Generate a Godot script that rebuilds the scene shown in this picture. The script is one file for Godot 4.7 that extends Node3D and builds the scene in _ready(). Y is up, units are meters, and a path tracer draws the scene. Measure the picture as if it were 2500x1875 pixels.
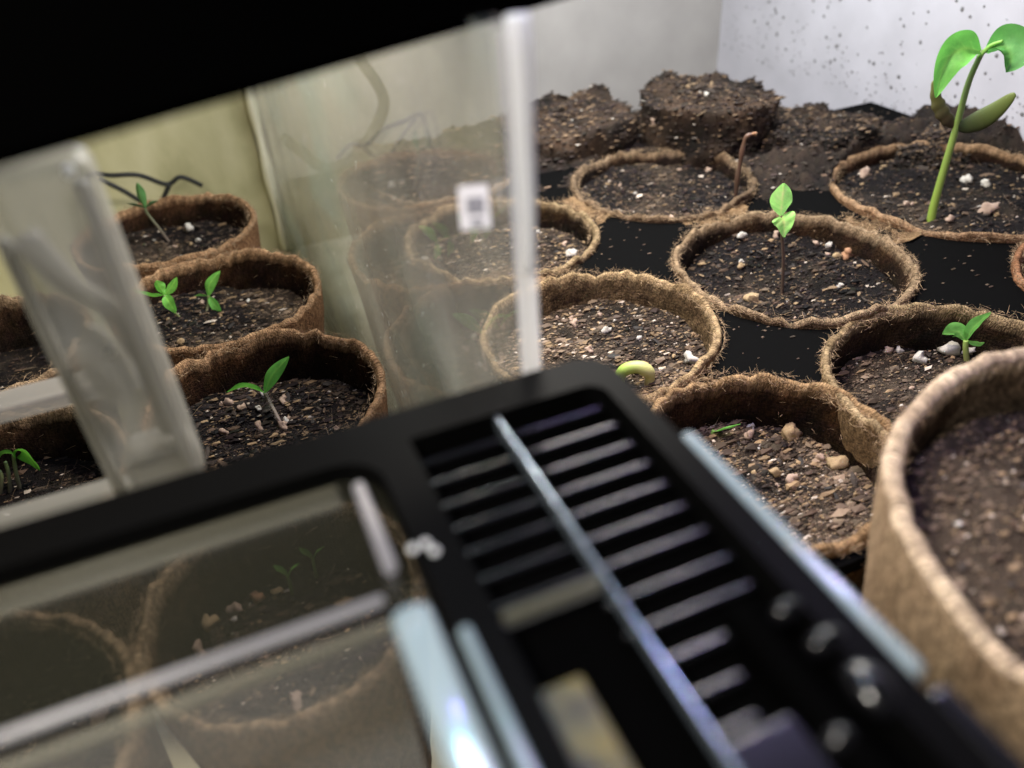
extends Node3D
# Seedlings in coir pots inside a small lit tank, seen from above past the black hood lying on its rim.
# Axes: x along the tank's back wall, z towards the viewer, y up; the glass divider stands near x = 0.

const CAM_POS := Vector3(-0.0442, 0.223, 0.4937)
const PANE_X := -0.0065

class Shape:
	var v := PackedVector3Array()
	var n := PackedVector3Array()
	var c := PackedColorArray()
	var uv := PackedVector2Array()
	var ix := PackedInt32Array()
	func tri(a: int, b: int, d: int) -> void:
		ix.push_back(a); ix.push_back(b); ix.push_back(d)
	func vert(p: Vector3, col: Color) -> int:
		v.push_back(p); c.push_back(col)
		return v.size() - 1
	# rows of points; consecutive rows are joined; closed joins the last column to the first
	func grid(rows: Array, cols: Array, closed: bool, flip := false) -> void:
		var base := v.size()
		var w: int = rows[0].size()
		for j in rows.size():
			v.append_array(rows[j])
			c.append_array(cols[j])
		var last := w if closed else w - 1
		for j in rows.size() - 1:
			for i in last:
				var a := base + j * w + i
				var b := base + j * w + (i + 1) % w
				var d := a + w
				var e := b + w
				if flip:
					tri(a, b, d); tri(b, e, d)
				else:
					tri(a, d, b); tri(b, d, e)
	func smooth() -> void:
		n.resize(v.size())
		n.fill(Vector3.ZERO)
		for k in range(0, ix.size(), 3):
			var a := v[ix[k]]
			var f := (a - v[ix[k + 2]]).cross(a - v[ix[k + 1]])
			for m in 3:
				n[ix[k + m]] += f
		for k in n.size():
			n[k] = n[k].normalized() if n[k].length_squared() > 0.0 else Vector3.UP
	func mesh(soft := true) -> ArrayMesh:
		var a := []
		a.resize(Mesh.ARRAY_MAX)
		a[Mesh.ARRAY_VERTEX] = v
		if soft:
			if n.size() != v.size():
				smooth()
			a[Mesh.ARRAY_NORMAL] = n
		a[Mesh.ARRAY_COLOR] = c
		if uv.size() == v.size():
			a[Mesh.ARRAY_TEX_UV] = uv
		a[Mesh.ARRAY_INDEX] = ix
		var m := ArrayMesh.new()
		m.add_surface_from_arrays(Mesh.PRIMITIVE_TRIANGLES, a)
		return m

var rng := RandomNumberGenerator.new()
var noise := FastNoiseLite.new()
var fine := FastNoiseLite.new()
var M := {}
var pieces := {}
var taken := {}

func rnd(a: float, b: float) -> float:
	return rng.randf_range(a, b)

func numbered(called: String) -> String:
	var k: int = taken.get(called, 0)
	taken[called] = k + 1
	return called if k == 0 else "%s_%03d" % [called, k]

func tag(o: Node, label: String, category: String, group := "", kind := "") -> void:
	if label: o.set_meta("label", label)
	if category: o.set_meta("category", category)
	if group: o.set_meta("group", group)
	if kind: o.set_meta("kind", kind)

func thing(called: String, label: String, category: String, at := Vector3.ZERO, group := "") -> Node3D:
	var o := Node3D.new()
	o.name = numbered(called)
	add_child(o, true)
	o.position = at
	tag(o, label, category, group)
	return o

func part(called: String, mesh: Mesh, mat: Material, parent: Node, at := Vector3.ZERO) -> MeshInstance3D:
	var o := MeshInstance3D.new()
	o.name = called
	o.mesh = mesh
	o.material_override = mat
	o.position = at
	parent.add_child(o, true)
	return o

# ---------------------------------------------------------------- materials
func noise_tex(freq: float, ramp: Array, seed_: int, size := 512, octaves := 5, type := FastNoiseLite.TYPE_SIMPLEX_SMOOTH) -> NoiseTexture2D:
	var f := FastNoiseLite.new()
	f.noise_type = type
	f.frequency = freq
	f.seed = seed_
	f.fractal_octaves = octaves
	var t := NoiseTexture2D.new()
	t.width = size
	t.height = size
	t.seamless = true
	t.noise = f
	if ramp.size():
		var g := Gradient.new()
		var o := PackedFloat32Array()
		var cs := PackedColorArray()
		for k in range(0, ramp.size(), 2):
			o.push_back(ramp[k]); cs.push_back(ramp[k + 1])
		g.offsets = o
		g.colors = cs
		t.color_ramp = g
	return t

func grey(x: float) -> Color:
	return Color(x, x, x)

func lin(r: float, g: float, b: float) -> Color:
	return Color(r, g, b).linear_to_srgb()

func plain_mat(col: Color, rough: float, metal := 0.0) -> StandardMaterial3D:
	var m := StandardMaterial3D.new()
	m.albedo_color = col
	m.roughness = rough
	m.metallic = metal
	return m

func clear_mat(col: Color, alpha: float, rough: float, back := 0.0) -> StandardMaterial3D:
	var m := plain_mat(Color(col, alpha), rough)
	m.transparency = BaseMaterial3D.TRANSPARENCY_ALPHA
	if back > 0.0:
		m.backlight_enabled = true
		m.backlight = grey(back)
	return m

func triplanar(m: StandardMaterial3D, scale: Vector3) -> StandardMaterial3D:
	m.uv1_triplanar = true
	m.uv1_world_triplanar = true
	m.uv1_scale = scale
	return m

func make_materials() -> void:
	var fib := noise_tex(0.03, [0.0, grey(0.55), 0.45, grey(0.8), 1.0, grey(1.0)], 3)
	var bump := noise_tex(0.05, [], 5, 512, 4)
	var coir := plain_mat(Color.WHITE, 0.95)
	coir.vertex_color_use_as_albedo = true
	coir.albedo_texture = fib
	coir.heightmap_enabled = true
	coir.heightmap_texture = bump
	coir.heightmap_scale = 0.1
	coir.metallic_specular = 0.2
	var weave := Image.create(256, 256, false, Image.FORMAT_RGB8)
	var relief := Image.create(256, 256, false, Image.FORMAT_RGB8)
	for y in 256:
		for x in 256:
			var u := x / 256.0 * 14.0
			var w := y / 256.0 * 14.0
			var over := (int(floor(u)) + int(floor(w))) % 2 == 0
			var hump := sin(PI * fposmod(u, 1.0)) if over else sin(PI * fposmod(w, 1.0))
			var a := TAU * x / 256.0
			var b := TAU * y / 256.0
			var g := noise.get_noise_3d(cos(a) * 160.0 + 300.0, sin(a) * 160.0, cos(b) * 160.0 + sin(b) * 90.0)
			var g2 := fine.get_noise_3d(cos(a) * 330.0 + sin(b) * 400.0, sin(a) * 330.0, cos(b) * 400.0)
			relief.set_pixel(x, y, grey(clampf(0.25 + 0.4 * hump + 0.45 * g2 + 0.3 * g, 0, 1)))
			weave.set_pixel(x, y, grey(clampf(0.72 + 0.12 * hump + 0.4 * g2 + 0.3 * g, 0.2, 1)))
	coir.albedo_texture = ImageTexture.create_from_image(weave)
	coir.heightmap_texture = ImageTexture.create_from_image(relief)
	coir.heightmap_scale = 0.07
	var web := plain_mat(Color.WHITE, 0.95)
	web.vertex_color_use_as_albedo = true
	web.metallic_specular = 0.2
	web.albedo_texture = fib
	triplanar(web, Vector3(60, 60, 60))
	M.web = web
	M.coir = coir
	var soil := plain_mat(Color.WHITE, 0.8)
	soil.vertex_color_use_as_albedo = true
	soil.albedo_texture = noise_tex(0.06, [0.0, grey(0.35), 0.5, grey(0.75), 1.0, grey(1.0)], 11)
	soil.heightmap_enabled = true
	soil.heightmap_texture = bump
	soil.heightmap_scale = 0.12
	triplanar(soil, Vector3(60, 60, 60))
	soil.metallic_specular = 0.3
	M.soil = soil
	var crumb := plain_mat(Color.WHITE, 0.75)
	crumb.vertex_color_use_as_albedo = true
	crumb.metallic_specular = 0.3
	M.crumb = crumb
	var fibre := plain_mat(Color.WHITE, 0.9)
	fibre.vertex_color_use_as_albedo = true
	M.fibre = fibre
	var ptex := noise_tex(0.08, [0.0, grey(0.55), 0.5, grey(0.9), 1.0, grey(1.0)], 21, 256)
	for k in 4:
		var m := plain_mat([lin(0.58, 0.54, 0.48), lin(0.45, 0.32, 0.24), lin(0.40, 0.28, 0.15), lin(0.40, 0.21, 0.11)][k], 0.85)
		m.albedo_texture = ptex
		triplanar(m, Vector3(150, 150, 150))
		M["grain%d" % k] = m
		M["chip%d" % k] = triplanar(plain_mat([lin(0.05, 0.032, 0.02), lin(0.13, 0.075, 0.04), lin(0.26, 0.17, 0.09), lin(0.025, 0.018, 0.014)][k], 0.8), Vector3(90, 300, 90))
		M["chip%d" % k].albedo_texture = fib
	var leaf := plain_mat(Color.WHITE, 0.62)
	leaf.vertex_color_use_as_albedo = true
	leaf.backlight_enabled = true
	leaf.backlight = grey(0.9)
	leaf.albedo_texture = noise_tex(0.03, [0.0, grey(0.93), 1.0, grey(1.0)], 31, 256)
	triplanar(leaf, Vector3(120, 120, 120))
	M.leaf = leaf
	var stem := plain_mat(Color.WHITE, 0.5)
	stem.vertex_color_use_as_albedo = true
	stem.backlight_enabled = true
	stem.backlight = grey(0.3)
	M.stem = stem
	# walls
	var wall := plain_mat(lin(0.5, 0.49, 0.53), 0.45)
	wall.albedo_texture = noise_tex(0.006, [0.0, grey(0.92), 1.0, grey(1.0)], 41)
	triplanar(wall, Vector3(7, 7, 7))
	M.white_wall = wall
	M.grey_wall = wall.duplicate()
	M.grey_wall.albedo_color = lin(0.36, 0.34, 0.32)
	var cream := plain_mat(lin(0.6, 0.56, 0.36), 0.5)
	cream.albedo_texture = noise_tex(0.008, [0.0, Color(0.76, 0.76, 0.7), 0.45, Color(0.91, 0.91, 0.87), 1.0, Color.WHITE], 43)
	triplanar(cream, Vector3(6, 3, 6))
	M.cream = cream
	M.cream_floor = cream.duplicate()
	M.cream_floor.albedo_color = lin(0.85, 0.82, 0.64)
	M.tray = plain_mat(lin(0.003, 0.003, 0.003), 0.8)
	M.tray.metallic_specular = 0.08
	M.roof = plain_mat(lin(0.02, 0.02, 0.021), 0.7)
	# glass and plastic
	M.glass = clear_mat(Color(0.8, 0.86, 0.82), 0.03, 0.03)
	M.glass_edge = clear_mat(lin(0.55, 0.55, 0.5), 0.55, 0.3, 1.0)
	M.bright_white = plain_mat(lin(0.82, 0.84, 0.82), 0.35)  # white for the painted highlight on the glass edge and for drops
	M.bright_white.backlight_enabled = true
	M.bright_white.backlight = grey(1.0)
	var film := StandardMaterial3D.new()
	film.albedo_color = lin(0.4, 0.39, 0.33)
	film.albedo_texture = noise_tex(0.005, [0.0, Color(1, 0.98, 0.93, 0.12), 0.4, Color(1, 0.98, 0.92, 0.22), 0.65, Color(0.93, 1, 0.96, 0.32), 1.0, Color(0.95, 0.97, 1, 0.45)], 51, 512, 5)
	film.transparency = BaseMaterial3D.TRANSPARENCY_ALPHA
	film.roughness = 0.6
	film.backlight_enabled = true
	film.backlight = grey(1.0)
	M.film = film
	# breath-like fog on the near face: soft patches, thin drips, plus patches painted pale like the lit floor
	var fog := Image.create(512, 256, false, Image.FORMAT_RGBA8)
	var spots := [[0.133, 0.60, 0.06, 0.10, 0.95], [0.06, 0.60, 0.05, 0.10, 0.25], [0.36, 0.52, 0.10, 0.16, 0.22], [0.70, 0.45, 0.2, 0.2, -0.12], [0.10, 0.87, 0.07, 0.10, 0.22], [0.22, 0.70, 0.06, 0.07, 0.2], [0.42, 0.30, 0.17, 0.2, 0.45], [0.36, 0.55, 0.1, 0.12, 0.2]]
	for y in 256:
		for x in 512:
			var u := x / 511.0
			var w := y / 255.0
			var a := 0.15 + 0.12 * noise.get_noise_2d(x * 1.1, y * 0.9 + 70.0) + 0.07 * fine.get_noise_2d(x * 1.6, y * 1.6)
			a += 0.09 * maxf(0.0, fine.get_noise_2d(x * 1.5 + 900.0, y * 0.10))
			for q in spots:
				a += 0.62 * q[4] * exp(-pow((u - q[0]) / q[2], 2.0) - pow((w - q[1]) / q[3], 2.0)) * (1.0 + 0.5 * noise.get_noise_2d(x * 2.2, y * 2.2))
			fog.set_pixel(x, y, Color(1, 1, 1, clampf(a, 0.02, 0.9)))
	var near := film.duplicate()
	near.albedo_texture = ImageTexture.create_from_image(fog)
	near.texture_repeat = false
	near.albedo_color = lin(0.54, 0.525, 0.45)
	M.fog = near
	var frost := clear_mat(lin(0.4, 0.385, 0.335), 0.5, 0.35, 0.6)
	M.frost = frost
	M.frost_dense = clear_mat(lin(0.52, 0.5, 0.44), 0.7, 0.26, 0.7)
	M.window = clear_mat(lin(0.014, 0.014, 0.009), 0.38, 0.02, 0.2)
	M.front_film = clear_mat(lin(0.5, 0.47, 0.38), 0.22, 0.45, 1.0)
	M.clear_strip = clear_mat(lin(0.38, 0.5, 0.55), 0.45, 0.1, 0.4)
	M.clear_strip.clearcoat_enabled = true
	M.clear_strip.clearcoat = 1.0
	M.clear_strip.clearcoat_roughness = 0.08
	M.rib = plain_mat(lin(0.35, 0.42, 0.5), 0.2, 0.8)
	M.clear_olive = clear_mat(lin(0.09, 0.085, 0.045), 0.5, 0.3, 0.6)
	M.clear_grey = clear_mat(lin(0.26, 0.25, 0.27), 0.45, 0.2, 0.8)
	M.yellow_film = clear_mat(lin(0.17, 0.145, 0.05), 0.7, 0.35, 0.3)
	M.yellow_film.albedo_texture = noise_tex(0.012, [0.0, grey(0.35), 0.5, Color(0.8, 0.8, 0.75), 1.0, Color(1.0, 0.95, 0.6)], 61, 256)
	triplanar(M.yellow_film, Vector3(40, 40, 40))
	M.black = plain_mat(lin(0.0025, 0.0025, 0.0025), 0.4)
	M.black.metallic_specular = 0.08
	M.black_matt = plain_mat(lin(0.001, 0.001, 0.001), 0.8)
	M.black_matt.metallic_specular = 0.0
	M.black_gloss = plain_mat(lin(0.004, 0.004, 0.005), 0.25)
	M.black_gloss.metallic_specular = 0.35
	M.black_gloss.clearcoat_enabled = true
	M.black_gloss.clearcoat = 0.45
	M.black_gloss.clearcoat_roughness = 0.06
	M.cable = plain_mat(lin(0.006, 0.007, 0.006), 0.6)
	M.paper = plain_mat(lin(0.78, 0.77, 0.82), 0.6)
	M.paper.backlight_enabled = true
	M.paper.backlight = grey(1.0)
	M.sealant = plain_mat(lin(0.75, 0.72, 0.55), 0.5)
	M.ink = plain_mat(lin(0.06, 0.06, 0.1), 0.6)
	M.speck = plain_mat(lin(0.14, 0.135, 0.135), 0.6)
	for k in 4:
		var m := StandardMaterial3D.new()
		m.albedo_color = Color.WHITE
		m.emission_enabled = true
		m.emission = [Color(0.93, 0.97, 1.0), Color(0.55, 0.5, 1.0), Color(0.5, 0.95, 0.95), Color(0.72, 0.6, 0.95)][k]
		m.emission_energy_multiplier = [90.0, 70.0, 60.0, 0.6][k]
		M["led%d" % k] = m

# ---------------------------------------------------------------- shape builders
func rbox(s: Shape, at: Vector3, size: Vector3, r: float, col := Color.WHITE) -> void:
	var h := size / 2.0
	r = minf(r, minf(h.x, minf(h.y, h.z)))
	var ticks := []
	for k in 3:
		ticks.append([-h[k], -h[k] + 0.3 * r, -h[k] + r, h[k] - r, h[k] - 0.3 * r, h[k]])
	for axis in 3:
		for side in [-1.0, 1.0]:
			var u := (axis + 1) % 3
			var w := (axis + 2) % 3
			var base := s.v.size()
			for j in 6:
				for i in 6:
					var p := Vector3.ZERO
					p[axis] = side * h[axis]
					p[u] = ticks[u][i]
					p[w] = ticks[w][j]
					var q := p.clamp(-(h - Vector3(r, r, r)), h - Vector3(r, r, r))
					var d := p - q
					var nn := d.normalized() if d.length_squared() > 0.0 else Vector3.UP
					s.v.push_back(at + q + nn * r)
					s.n.push_back(nn)
					s.c.push_back(col)
			for j in 5:
				for i in 5:
					var a := base + j * 6 + i
					if side > 0.0:
						s.tri(a, a + 6, a + 1); s.tri(a + 1, a + 6, a + 7)
					else:
						s.tri(a, a + 1, a + 6); s.tri(a + 1, a + 7, a + 6)

func box_mesh(size: Vector3, r: float) -> ArrayMesh:
	var s := Shape.new()
	rbox(s, Vector3.ZERO, size, r)
	return s.mesh()

# a flat sheet with uv 0..1, from corner o along a and b
func sheet(o: Vector3, a: Vector3, b: Vector3) -> ArrayMesh:
	var s := Shape.new()
	for k in 4:
		var u := float(k % 2)
		var w := float(k / 2)
		s.vert(o + a * u + b * w, Color.WHITE)
		s.uv.push_back(Vector2(u, w))
		s.n.push_back(a.cross(b).normalized())
	s.tri(0, 2, 1); s.tri(1, 2, 3)
	return s.mesh()

# a polygon in x, z pushed from y0 up to y1
func slab(poly: PackedVector2Array, y0: float, y1: float) -> ArrayMesh:
	var s := Shape.new()
	var t := Geometry2D.triangulate_polygon(poly)
	for up in 2:
		var base := s.v.size()
		for p in poly:
			s.v.push_back(Vector3(p.x, y1 if up else y0, p.y))
			s.n.push_back(Vector3.UP if up else Vector3.DOWN)
			s.c.push_back(Color.WHITE)
		for k in range(0, t.size(), 3):
			var a := base + t[k]
			var b := base + t[k + 1]
			var d := base + t[k + 2]
			var f := (s.v[a] - s.v[d]).cross(s.v[a] - s.v[b])
			if (f.y > 0.0) == (up == 1): s.tri(a, b, d)
			else: s.tri(a, d, b)
	for k in poly.size():
		var p := poly[k]
		var q := poly[(k + 1) % poly.size()]
		var e := q - p
		var nn := Vector3(e.y, 0, -e.x).normalized()
		if not Geometry2D.is_polygon_clockwise(poly): nn = nn
		var base := s.v.size()
		for w in [Vector3(p.x, y0, p.y), Vector3(q.x, y0, q.y), Vector3(p.x, y1, p.y), Vector3(q.x, y1, q.y)]:
			s.v.push_back(w); s.n.push_back(nn); s.c.push_back(Color.WHITE)
		s.tri(base, base + 1, base + 2); s.tri(base + 1, base + 3, base + 2)
	return s.mesh()

func curve_pts(pts: Array, steps: int) -> PackedVector3Array:
	var out := PackedVector3Array()
	for k in pts.size() - 1:
		var a: Vector3 = pts[maxi(k - 1, 0)]
		var b: Vector3 = pts[k]
		var d: Vector3 = pts[k + 1]
		var e: Vector3 = pts[mini(k + 2, pts.size() - 1)]
		for i in steps:
			out.push_back(b.cubic_interpolate(d, a, e, float(i) / steps))
	out.push_back(pts[-1])
	return out

# a tube along a curve: rad and col are functions of 0..1; flat squeezes it along the side vector
func tube(s: Shape, pts: Array, rad: Callable, col: Callable, sides := 10, steps := 6, flat := 1.0, side := Vector3.ZERO) -> void:
	var line := curve_pts(pts, steps)
	var rows := []
	var cols := []
	var last := Vector3(0.3, 0.1, 0.9).normalized() if side == Vector3.ZERO else side
	for k in line.size():
		var t := float(k) / (line.size() - 1)
		var dir := (line[mini(k + 1, line.size() - 1)] - line[maxi(k - 1, 0)]).normalized()
		var x := (last - dir * last.dot(dir)).normalized()
		var y := dir.cross(x)
		last = x
		var ring := PackedVector3Array()
		var rc := PackedColorArray()
		var r: float = rad.call(t)
		for i in sides:
			var a := TAU * i / sides
			ring.push_back(line[k] + x * cos(a) * r * flat + y * sin(a) * r)
			rc.push_back(col.call(t))
		rows.push_back(ring)
		cols.push_back(rc)
	s.grid(rows, cols, true)
	for e in 2:
		var base := s.v.size() - sides if e else s.v.size() - sides * line.size() - e
		var at := s.vert(line[-1] if e else line[0], col.call(float(e)))
		if e == 0: base = at - sides * line.size()
		else: base = at - sides - 1
		for i in sides:
			if e: s.tri(base + i, at, base + (i + 1) % sides)
			else: s.tri(base + i, base + (i + 1) % sides, at)

# a leaf blade along a curve, cupped, with a paler midrib
func blade(s: Shape, pts: Array, width: float, side0: Vector3, cup: float, green: Color, belly := 0.42, side1 := Vector3.ZERO) -> void:
	var line := curve_pts(pts, 14)
	var rows := []
	var cols := []
	for k in line.size():
		var t := float(k) / (line.size() - 1)
		var dir := (line[mini(k + 1, line.size() - 1)] - line[maxi(k - 1, 0)]).normalized()
		var side := side0 if side1 == Vector3.ZERO else side0.lerp(side1, t)
		var x := (side - dir * side.dot(dir)).normalized()
		var y := dir.cross(x)
		var shape := pow(sin(PI * pow(clampf(t, 0.0, 1.0), log(0.5) / log(belly))), 1.05)
		var w := width * (0.04 + 0.96 * shape) * 0.5
		var row := PackedVector3Array()
		var rc := PackedColorArray()
		for i in 17:
			var u := (i - 8) / 8.0
			var wave := sin(t * 17.0 + u * 3.0) * 0.03 * width * absf(u) - 0.012 * width * pow(maxf(0.0, cos(t * 44.0 - absf(u) * 9.0)), 4.0) * (1.0 - absf(u))
			row.push_back(line[k] + x * u * w + y * (cup * w * u * u + wave + absf(u) * 0.0 - 0.06 * w * exp(-u * u * 40.0)))
			var g := green.lerp(Color(green.r * 1.7, green.g * 1.25, green.b * 1.3), exp(-u * u * 60.0) * 0.7)
			var vein := pow(maxf(0.0, cos(t * 44.0 - absf(u) * 9.0)), 6.0) * (1.0 - absf(u))
			g = g.lerp(Color(green.r * 1.8, green.g * 1.3, green.b * 1.5), 0.55 * vein)
			g *= 1.08 + 0.3 * noise.get_noise_2d(t * 300.0 + width * 9e4, u * 90.0)
			rc.push_back(g)
		rows.push_back(row)
		cols.push_back(rc)
	s.grid(rows, cols, false)

func lump(r: Vector3, rough: float, seed_: int, rings := 6, sides := 9) -> ArrayMesh:
	var s := Shape.new()
	var rows := []
	var cols := []
	for j in rings + 1:
		var a := PI * j / rings
		var row := PackedVector3Array()
		var rc := PackedColorArray()
		for i in sides:
			var b := TAU * i / sides
			var d := Vector3(sin(a) * cos(b), cos(a), sin(a) * sin(b))
			row.push_back(d * r * (1.0 + rough * noise.get_noise_3d(d.x * 60.0 + seed_ * 31.7, d.y * 60.0, d.z * 60.0)))
			rc.push_back(Color.WHITE)
		rows.push_back(row)
		cols.push_back(rc)
	s.grid(rows, cols, true, true)
	return s.mesh()

func chip_mesh(seed_: int) -> ArrayMesh:
	var s := Shape.new()
	var r := RandomNumberGenerator.new()
	r.seed = seed_
	var rows := []
	var cols := []
	for j in 5:
		var t := j / 4.0
		var w := 0.16 * (0.35 + sin(PI * clampf(t + r.randf_range(-0.1, 0.1), 0.05, 0.95))) + 0.03
		var bend := Vector3(0, 0.08 * sin(t * 3.0 + seed_), 0.12 * sin(t * 2.0 + seed_ * 2.0))
		var row := PackedVector3Array()
		var rc := PackedColorArray()
		for i in 5:
			var a := TAU * i / 5.0
			row.push_back(Vector3(t - 0.5, 0.35 * w * sin(a), w * cos(a)) + bend + Vector3(r.randf_range(-0.03, 0.03), 0, r.randf_range(-0.03, 0.03)))
			rc.push_back(Color.WHITE)
		rows.push_back(row)
		cols.push_back(rc)
	s.grid(rows, cols, true)
	return s.mesh(false)

# ---------------------------------------------------------------- coir pots
func soil_y(p: Dictionary, x: float, z: float) -> float:
	var q: float = sqrt(x * x + z * z) / p.r
	var b: Vector2 = p.get("bank", Vector2.ZERO)
	var up: float = maxf(0.0, (x * b.x + z * b.y) / p.r)
	var w := noise.get_noise_2d((x + p.x) * 2400.0, (z + p.z) * 2400.0)
	var w2 := fine.get_noise_2d((x + p.x) * 9000.0, (z + p.z) * 9000.0)
	return p.soil + up * up * 0.02 + p.get("heap", 0.0) * (1.0 - q * q) + (w * 0.0034 + absf(w) * 0.002 + w2 * 0.0014) * (1.0 - 0.6 * q * q) + noise.get_noise_2d((x + p.x) * 7000.0, (z + p.z) * 7000.0) * 0.0012 + p.get("edge", 0.0) * pow(q, 6.0) - 0.0012 * pow(q, 8.0)

func soil_color(p: Dictionary, x: float, z: float) -> Color:
	var w := 0.5 + 0.9 * noise.get_noise_2d((x + p.x) * 1700.0 + 500.0, (z + p.z) * 1700.0)
	var w2 := 0.5 + 0.9 * fine.get_noise_2d((x + p.x) * 8000.0, (z + p.z) * 8000.0 + 900.0)
	var dry: float = clampf(p.get("dry", 0.3) - 0.05 + (w - 0.5) * 1.1 + (w2 - 0.5) * 0.5, 0.0, 1.0)
	return Color(0.0125, 0.0092, 0.0082).lerp(Color(0.15, 0.108, 0.074), dry * dry)

func coir_pot(p: Dictionary) -> Node3D:
	var root := thing("coir_pot", p.label, "coir pot", Vector3(p.x, 0, p.z), p.get("group", ""))
	var r: float = p.r
	var h: float = p.h
	var sides := 84
	var th: float = 0.0029 * p.get("thick", 1.0)
	var dark: float = p.get("dark", 0.0)
	# profile: radius, height, zone (0 outside, 1 rim, 2 inside)
	var prof := []
	for k in 9:
		var t := k / 8.0
		prof.append([r * (0.76 + 0.24 * pow(t, 0.9)), (h - 0.0012) * t, 0])
	prof.append([r - 0.0002, h - 0.0002, 1])
	prof.append([r - th * 0.35, h + 0.0005, 1])
	prof.append([r - th * 0.7, h + 0.0003, 1])
	prof.append([r - th * 0.95, h - 0.0008, 1])
	var floor_y: float = p.soil - 0.006
	for k in range(1, 10):
		var t := k / 9.0
		var y := lerpf(h - 0.002, floor_y, t)
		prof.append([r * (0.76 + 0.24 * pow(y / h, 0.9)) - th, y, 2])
	var s := Shape.new()
	var rows := []
	var cols := []
	var off: float = p.x * 977.0 + p.z * 613.0
	for q in prof:
		var row := PackedVector3Array()
		var rc := PackedColorArray()
		for i in sides + 1:
			var a := TAU * (i % sides) / sides
			var ca := cos(a)
			var sa := sin(a)
			var oval := 1.0 + 0.014 * sin(2.0 * a + off) + 0.022 * noise.get_noise_3d(ca * 60.0, sa * 60.0, off + 40.0)
			var high: float = smoothstep(0.75, 1.0, q[1] / h)
			var tear := noise.get_noise_3d(ca * 130.0 + off, sa * 130.0, 7.0) * 0.0034 + fine.get_noise_3d(ca * 900.0, sa * 900.0, off) * 0.0026
			var lumpy := noise.get_noise_3d(ca * 160.0 + off, q[1] * 5000.0, sa * 160.0) * 0.0009 + fine.get_noise_3d(ca * 1100.0, q[1] * 24000.0 + off, sa * 1100.0) * 0.0006
			var rad: float = q[0] * oval + lumpy
			row.push_back(Vector3(ca * rad, q[1] + tear * high, sa * rad))
			var w := 0.5 + 0.8 * noise.get_noise_3d(ca * 240.0, q[1] * 6000.0 + off, sa * 240.0)
			var w2 := 0.5 + 0.9 * fine.get_noise_3d(ca * 1500.0 + off, q[1] * 20000.0, sa * 1500.0)
			var col: Color
			if q[2] == 0:
				col = Color(0.20, 0.118, 0.064).lerp(Color(0.42, 0.27, 0.155), clampf(w * 0.6 + w2 * 0.5, 0.0, 1.0))
			elif q[2] == 1:
				col = Color(0.17, 0.105, 0.058).lerp(Color(0.56, 0.40, 0.245), clampf(w * 0.5 + w2 * 0.6, 0.0, 1.0))
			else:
				var damp_shade := clampf((h - q[1]) / maxf(h - p.soil, 0.004) + (w - 0.5) * 0.8, 0.0, 1.0)
				col = Color(0.12, 0.066, 0.034).lerp(Color(0.02, 0.0135, 0.0105), pow(damp_shade, 0.45)) * (0.5 + 0.8 * w2)  # damp by the soil, and shade down the inside painted dark
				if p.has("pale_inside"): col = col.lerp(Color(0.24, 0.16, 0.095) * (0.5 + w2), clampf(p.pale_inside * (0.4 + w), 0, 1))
			if dark > 0.0:
				col = col.lerp(Color(0.045, 0.032, 0.026) * (0.5 + w2), clampf(dark + (w - 0.5) * 0.6, 0.0, 1.0))
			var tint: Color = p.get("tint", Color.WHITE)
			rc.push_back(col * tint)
			s.uv.push_back(Vector2(i * TAU * r / sides / 0.016, q[1] / 0.016 + (0.13 if q[2] == 2 else 0.0)))
		rows.push_back(row)
		cols.push_back(rc)
	s.grid(rows, cols, false)
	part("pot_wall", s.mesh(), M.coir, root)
	# soil
	var rs: float = r * (0.76 + 0.24 * pow(p.soil / h, 0.9)) - th * 0.6
	s = Shape.new()
	rows = []
	cols = []
	for j in 27:
		var rr := rs * (26 - j) / 26.0
		var row := PackedVector3Array()
		var rc := PackedColorArray()
		for i in 72:
			var a := TAU * i / 72.0
			row.push_back(Vector3(cos(a) * rr, soil_y(p, cos(a) * rr, sin(a) * rr), sin(a) * rr))
			rc.push_back(soil_color(p, cos(a) * rr, sin(a) * rr))
		rows.push_back(row)
		cols.push_back(rc)
	s.grid(rows, cols, true)
	var soil := part("soil", s.mesh(), M.soil, root)
	# loose crumbs on the soil
	s = Shape.new()
	var count: int = int(p.get("crumbs", 1500) * 1.9)
	for k in count:
		var a := rnd(0, TAU)
		var rr := rs * sqrt(rnd(0, 1)) * 0.99
		var x := cos(a) * rr
		var z := sin(a) * rr
		var size: float = rnd(0.00016, 0.00048) * (1.0 + 2.6 * pow(rnd(0, 1), 9.0)) * p.get("crumb_scale", 1.0)
		var tone := rnd(0, 1)
		var col := soil_color(p, x, z) * rnd(0.5, 1.8)
		var dry: float = p.get("dry", 0.3)
		if tone > 0.985 - dry * 0.03: col = Color(0.5, 0.42, 0.34) * rnd(0.7, 1.1)
		elif tone > 0.95 - dry * 0.25: col = Color(0.22, 0.15, 0.085) * rnd(0.6, 1.3)
		elif tone > 0.80 - dry * 0.3: col = Color(0.08, 0.053, 0.036) * rnd(0.7, 1.3)
		crumb(s, Vector3(x, soil_y(p, x, z) + size * 0.35, z), size, col)
	for k in 200:
		var a := rnd(0, TAU)
		var rr := rs * sqrt(rnd(0, 1)) * 0.95
		strand(s, Vector3(cos(a) * rr, soil_y(p, cos(a) * rr, sin(a) * rr), sin(a) * rr), Vector3(rnd(-1, 1), rnd(0, 0.5), rnd(-1, 1)).normalized(), rnd(0.002, 0.006), 0.00006, Color(0.2, 0.14, 0.09) * rnd(0.4, 1.6))
	var cr := part("soil_crumbs", s.mesh(false), M.crumb, soil)
	cr.set_meta("kind", "stuff")
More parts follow.
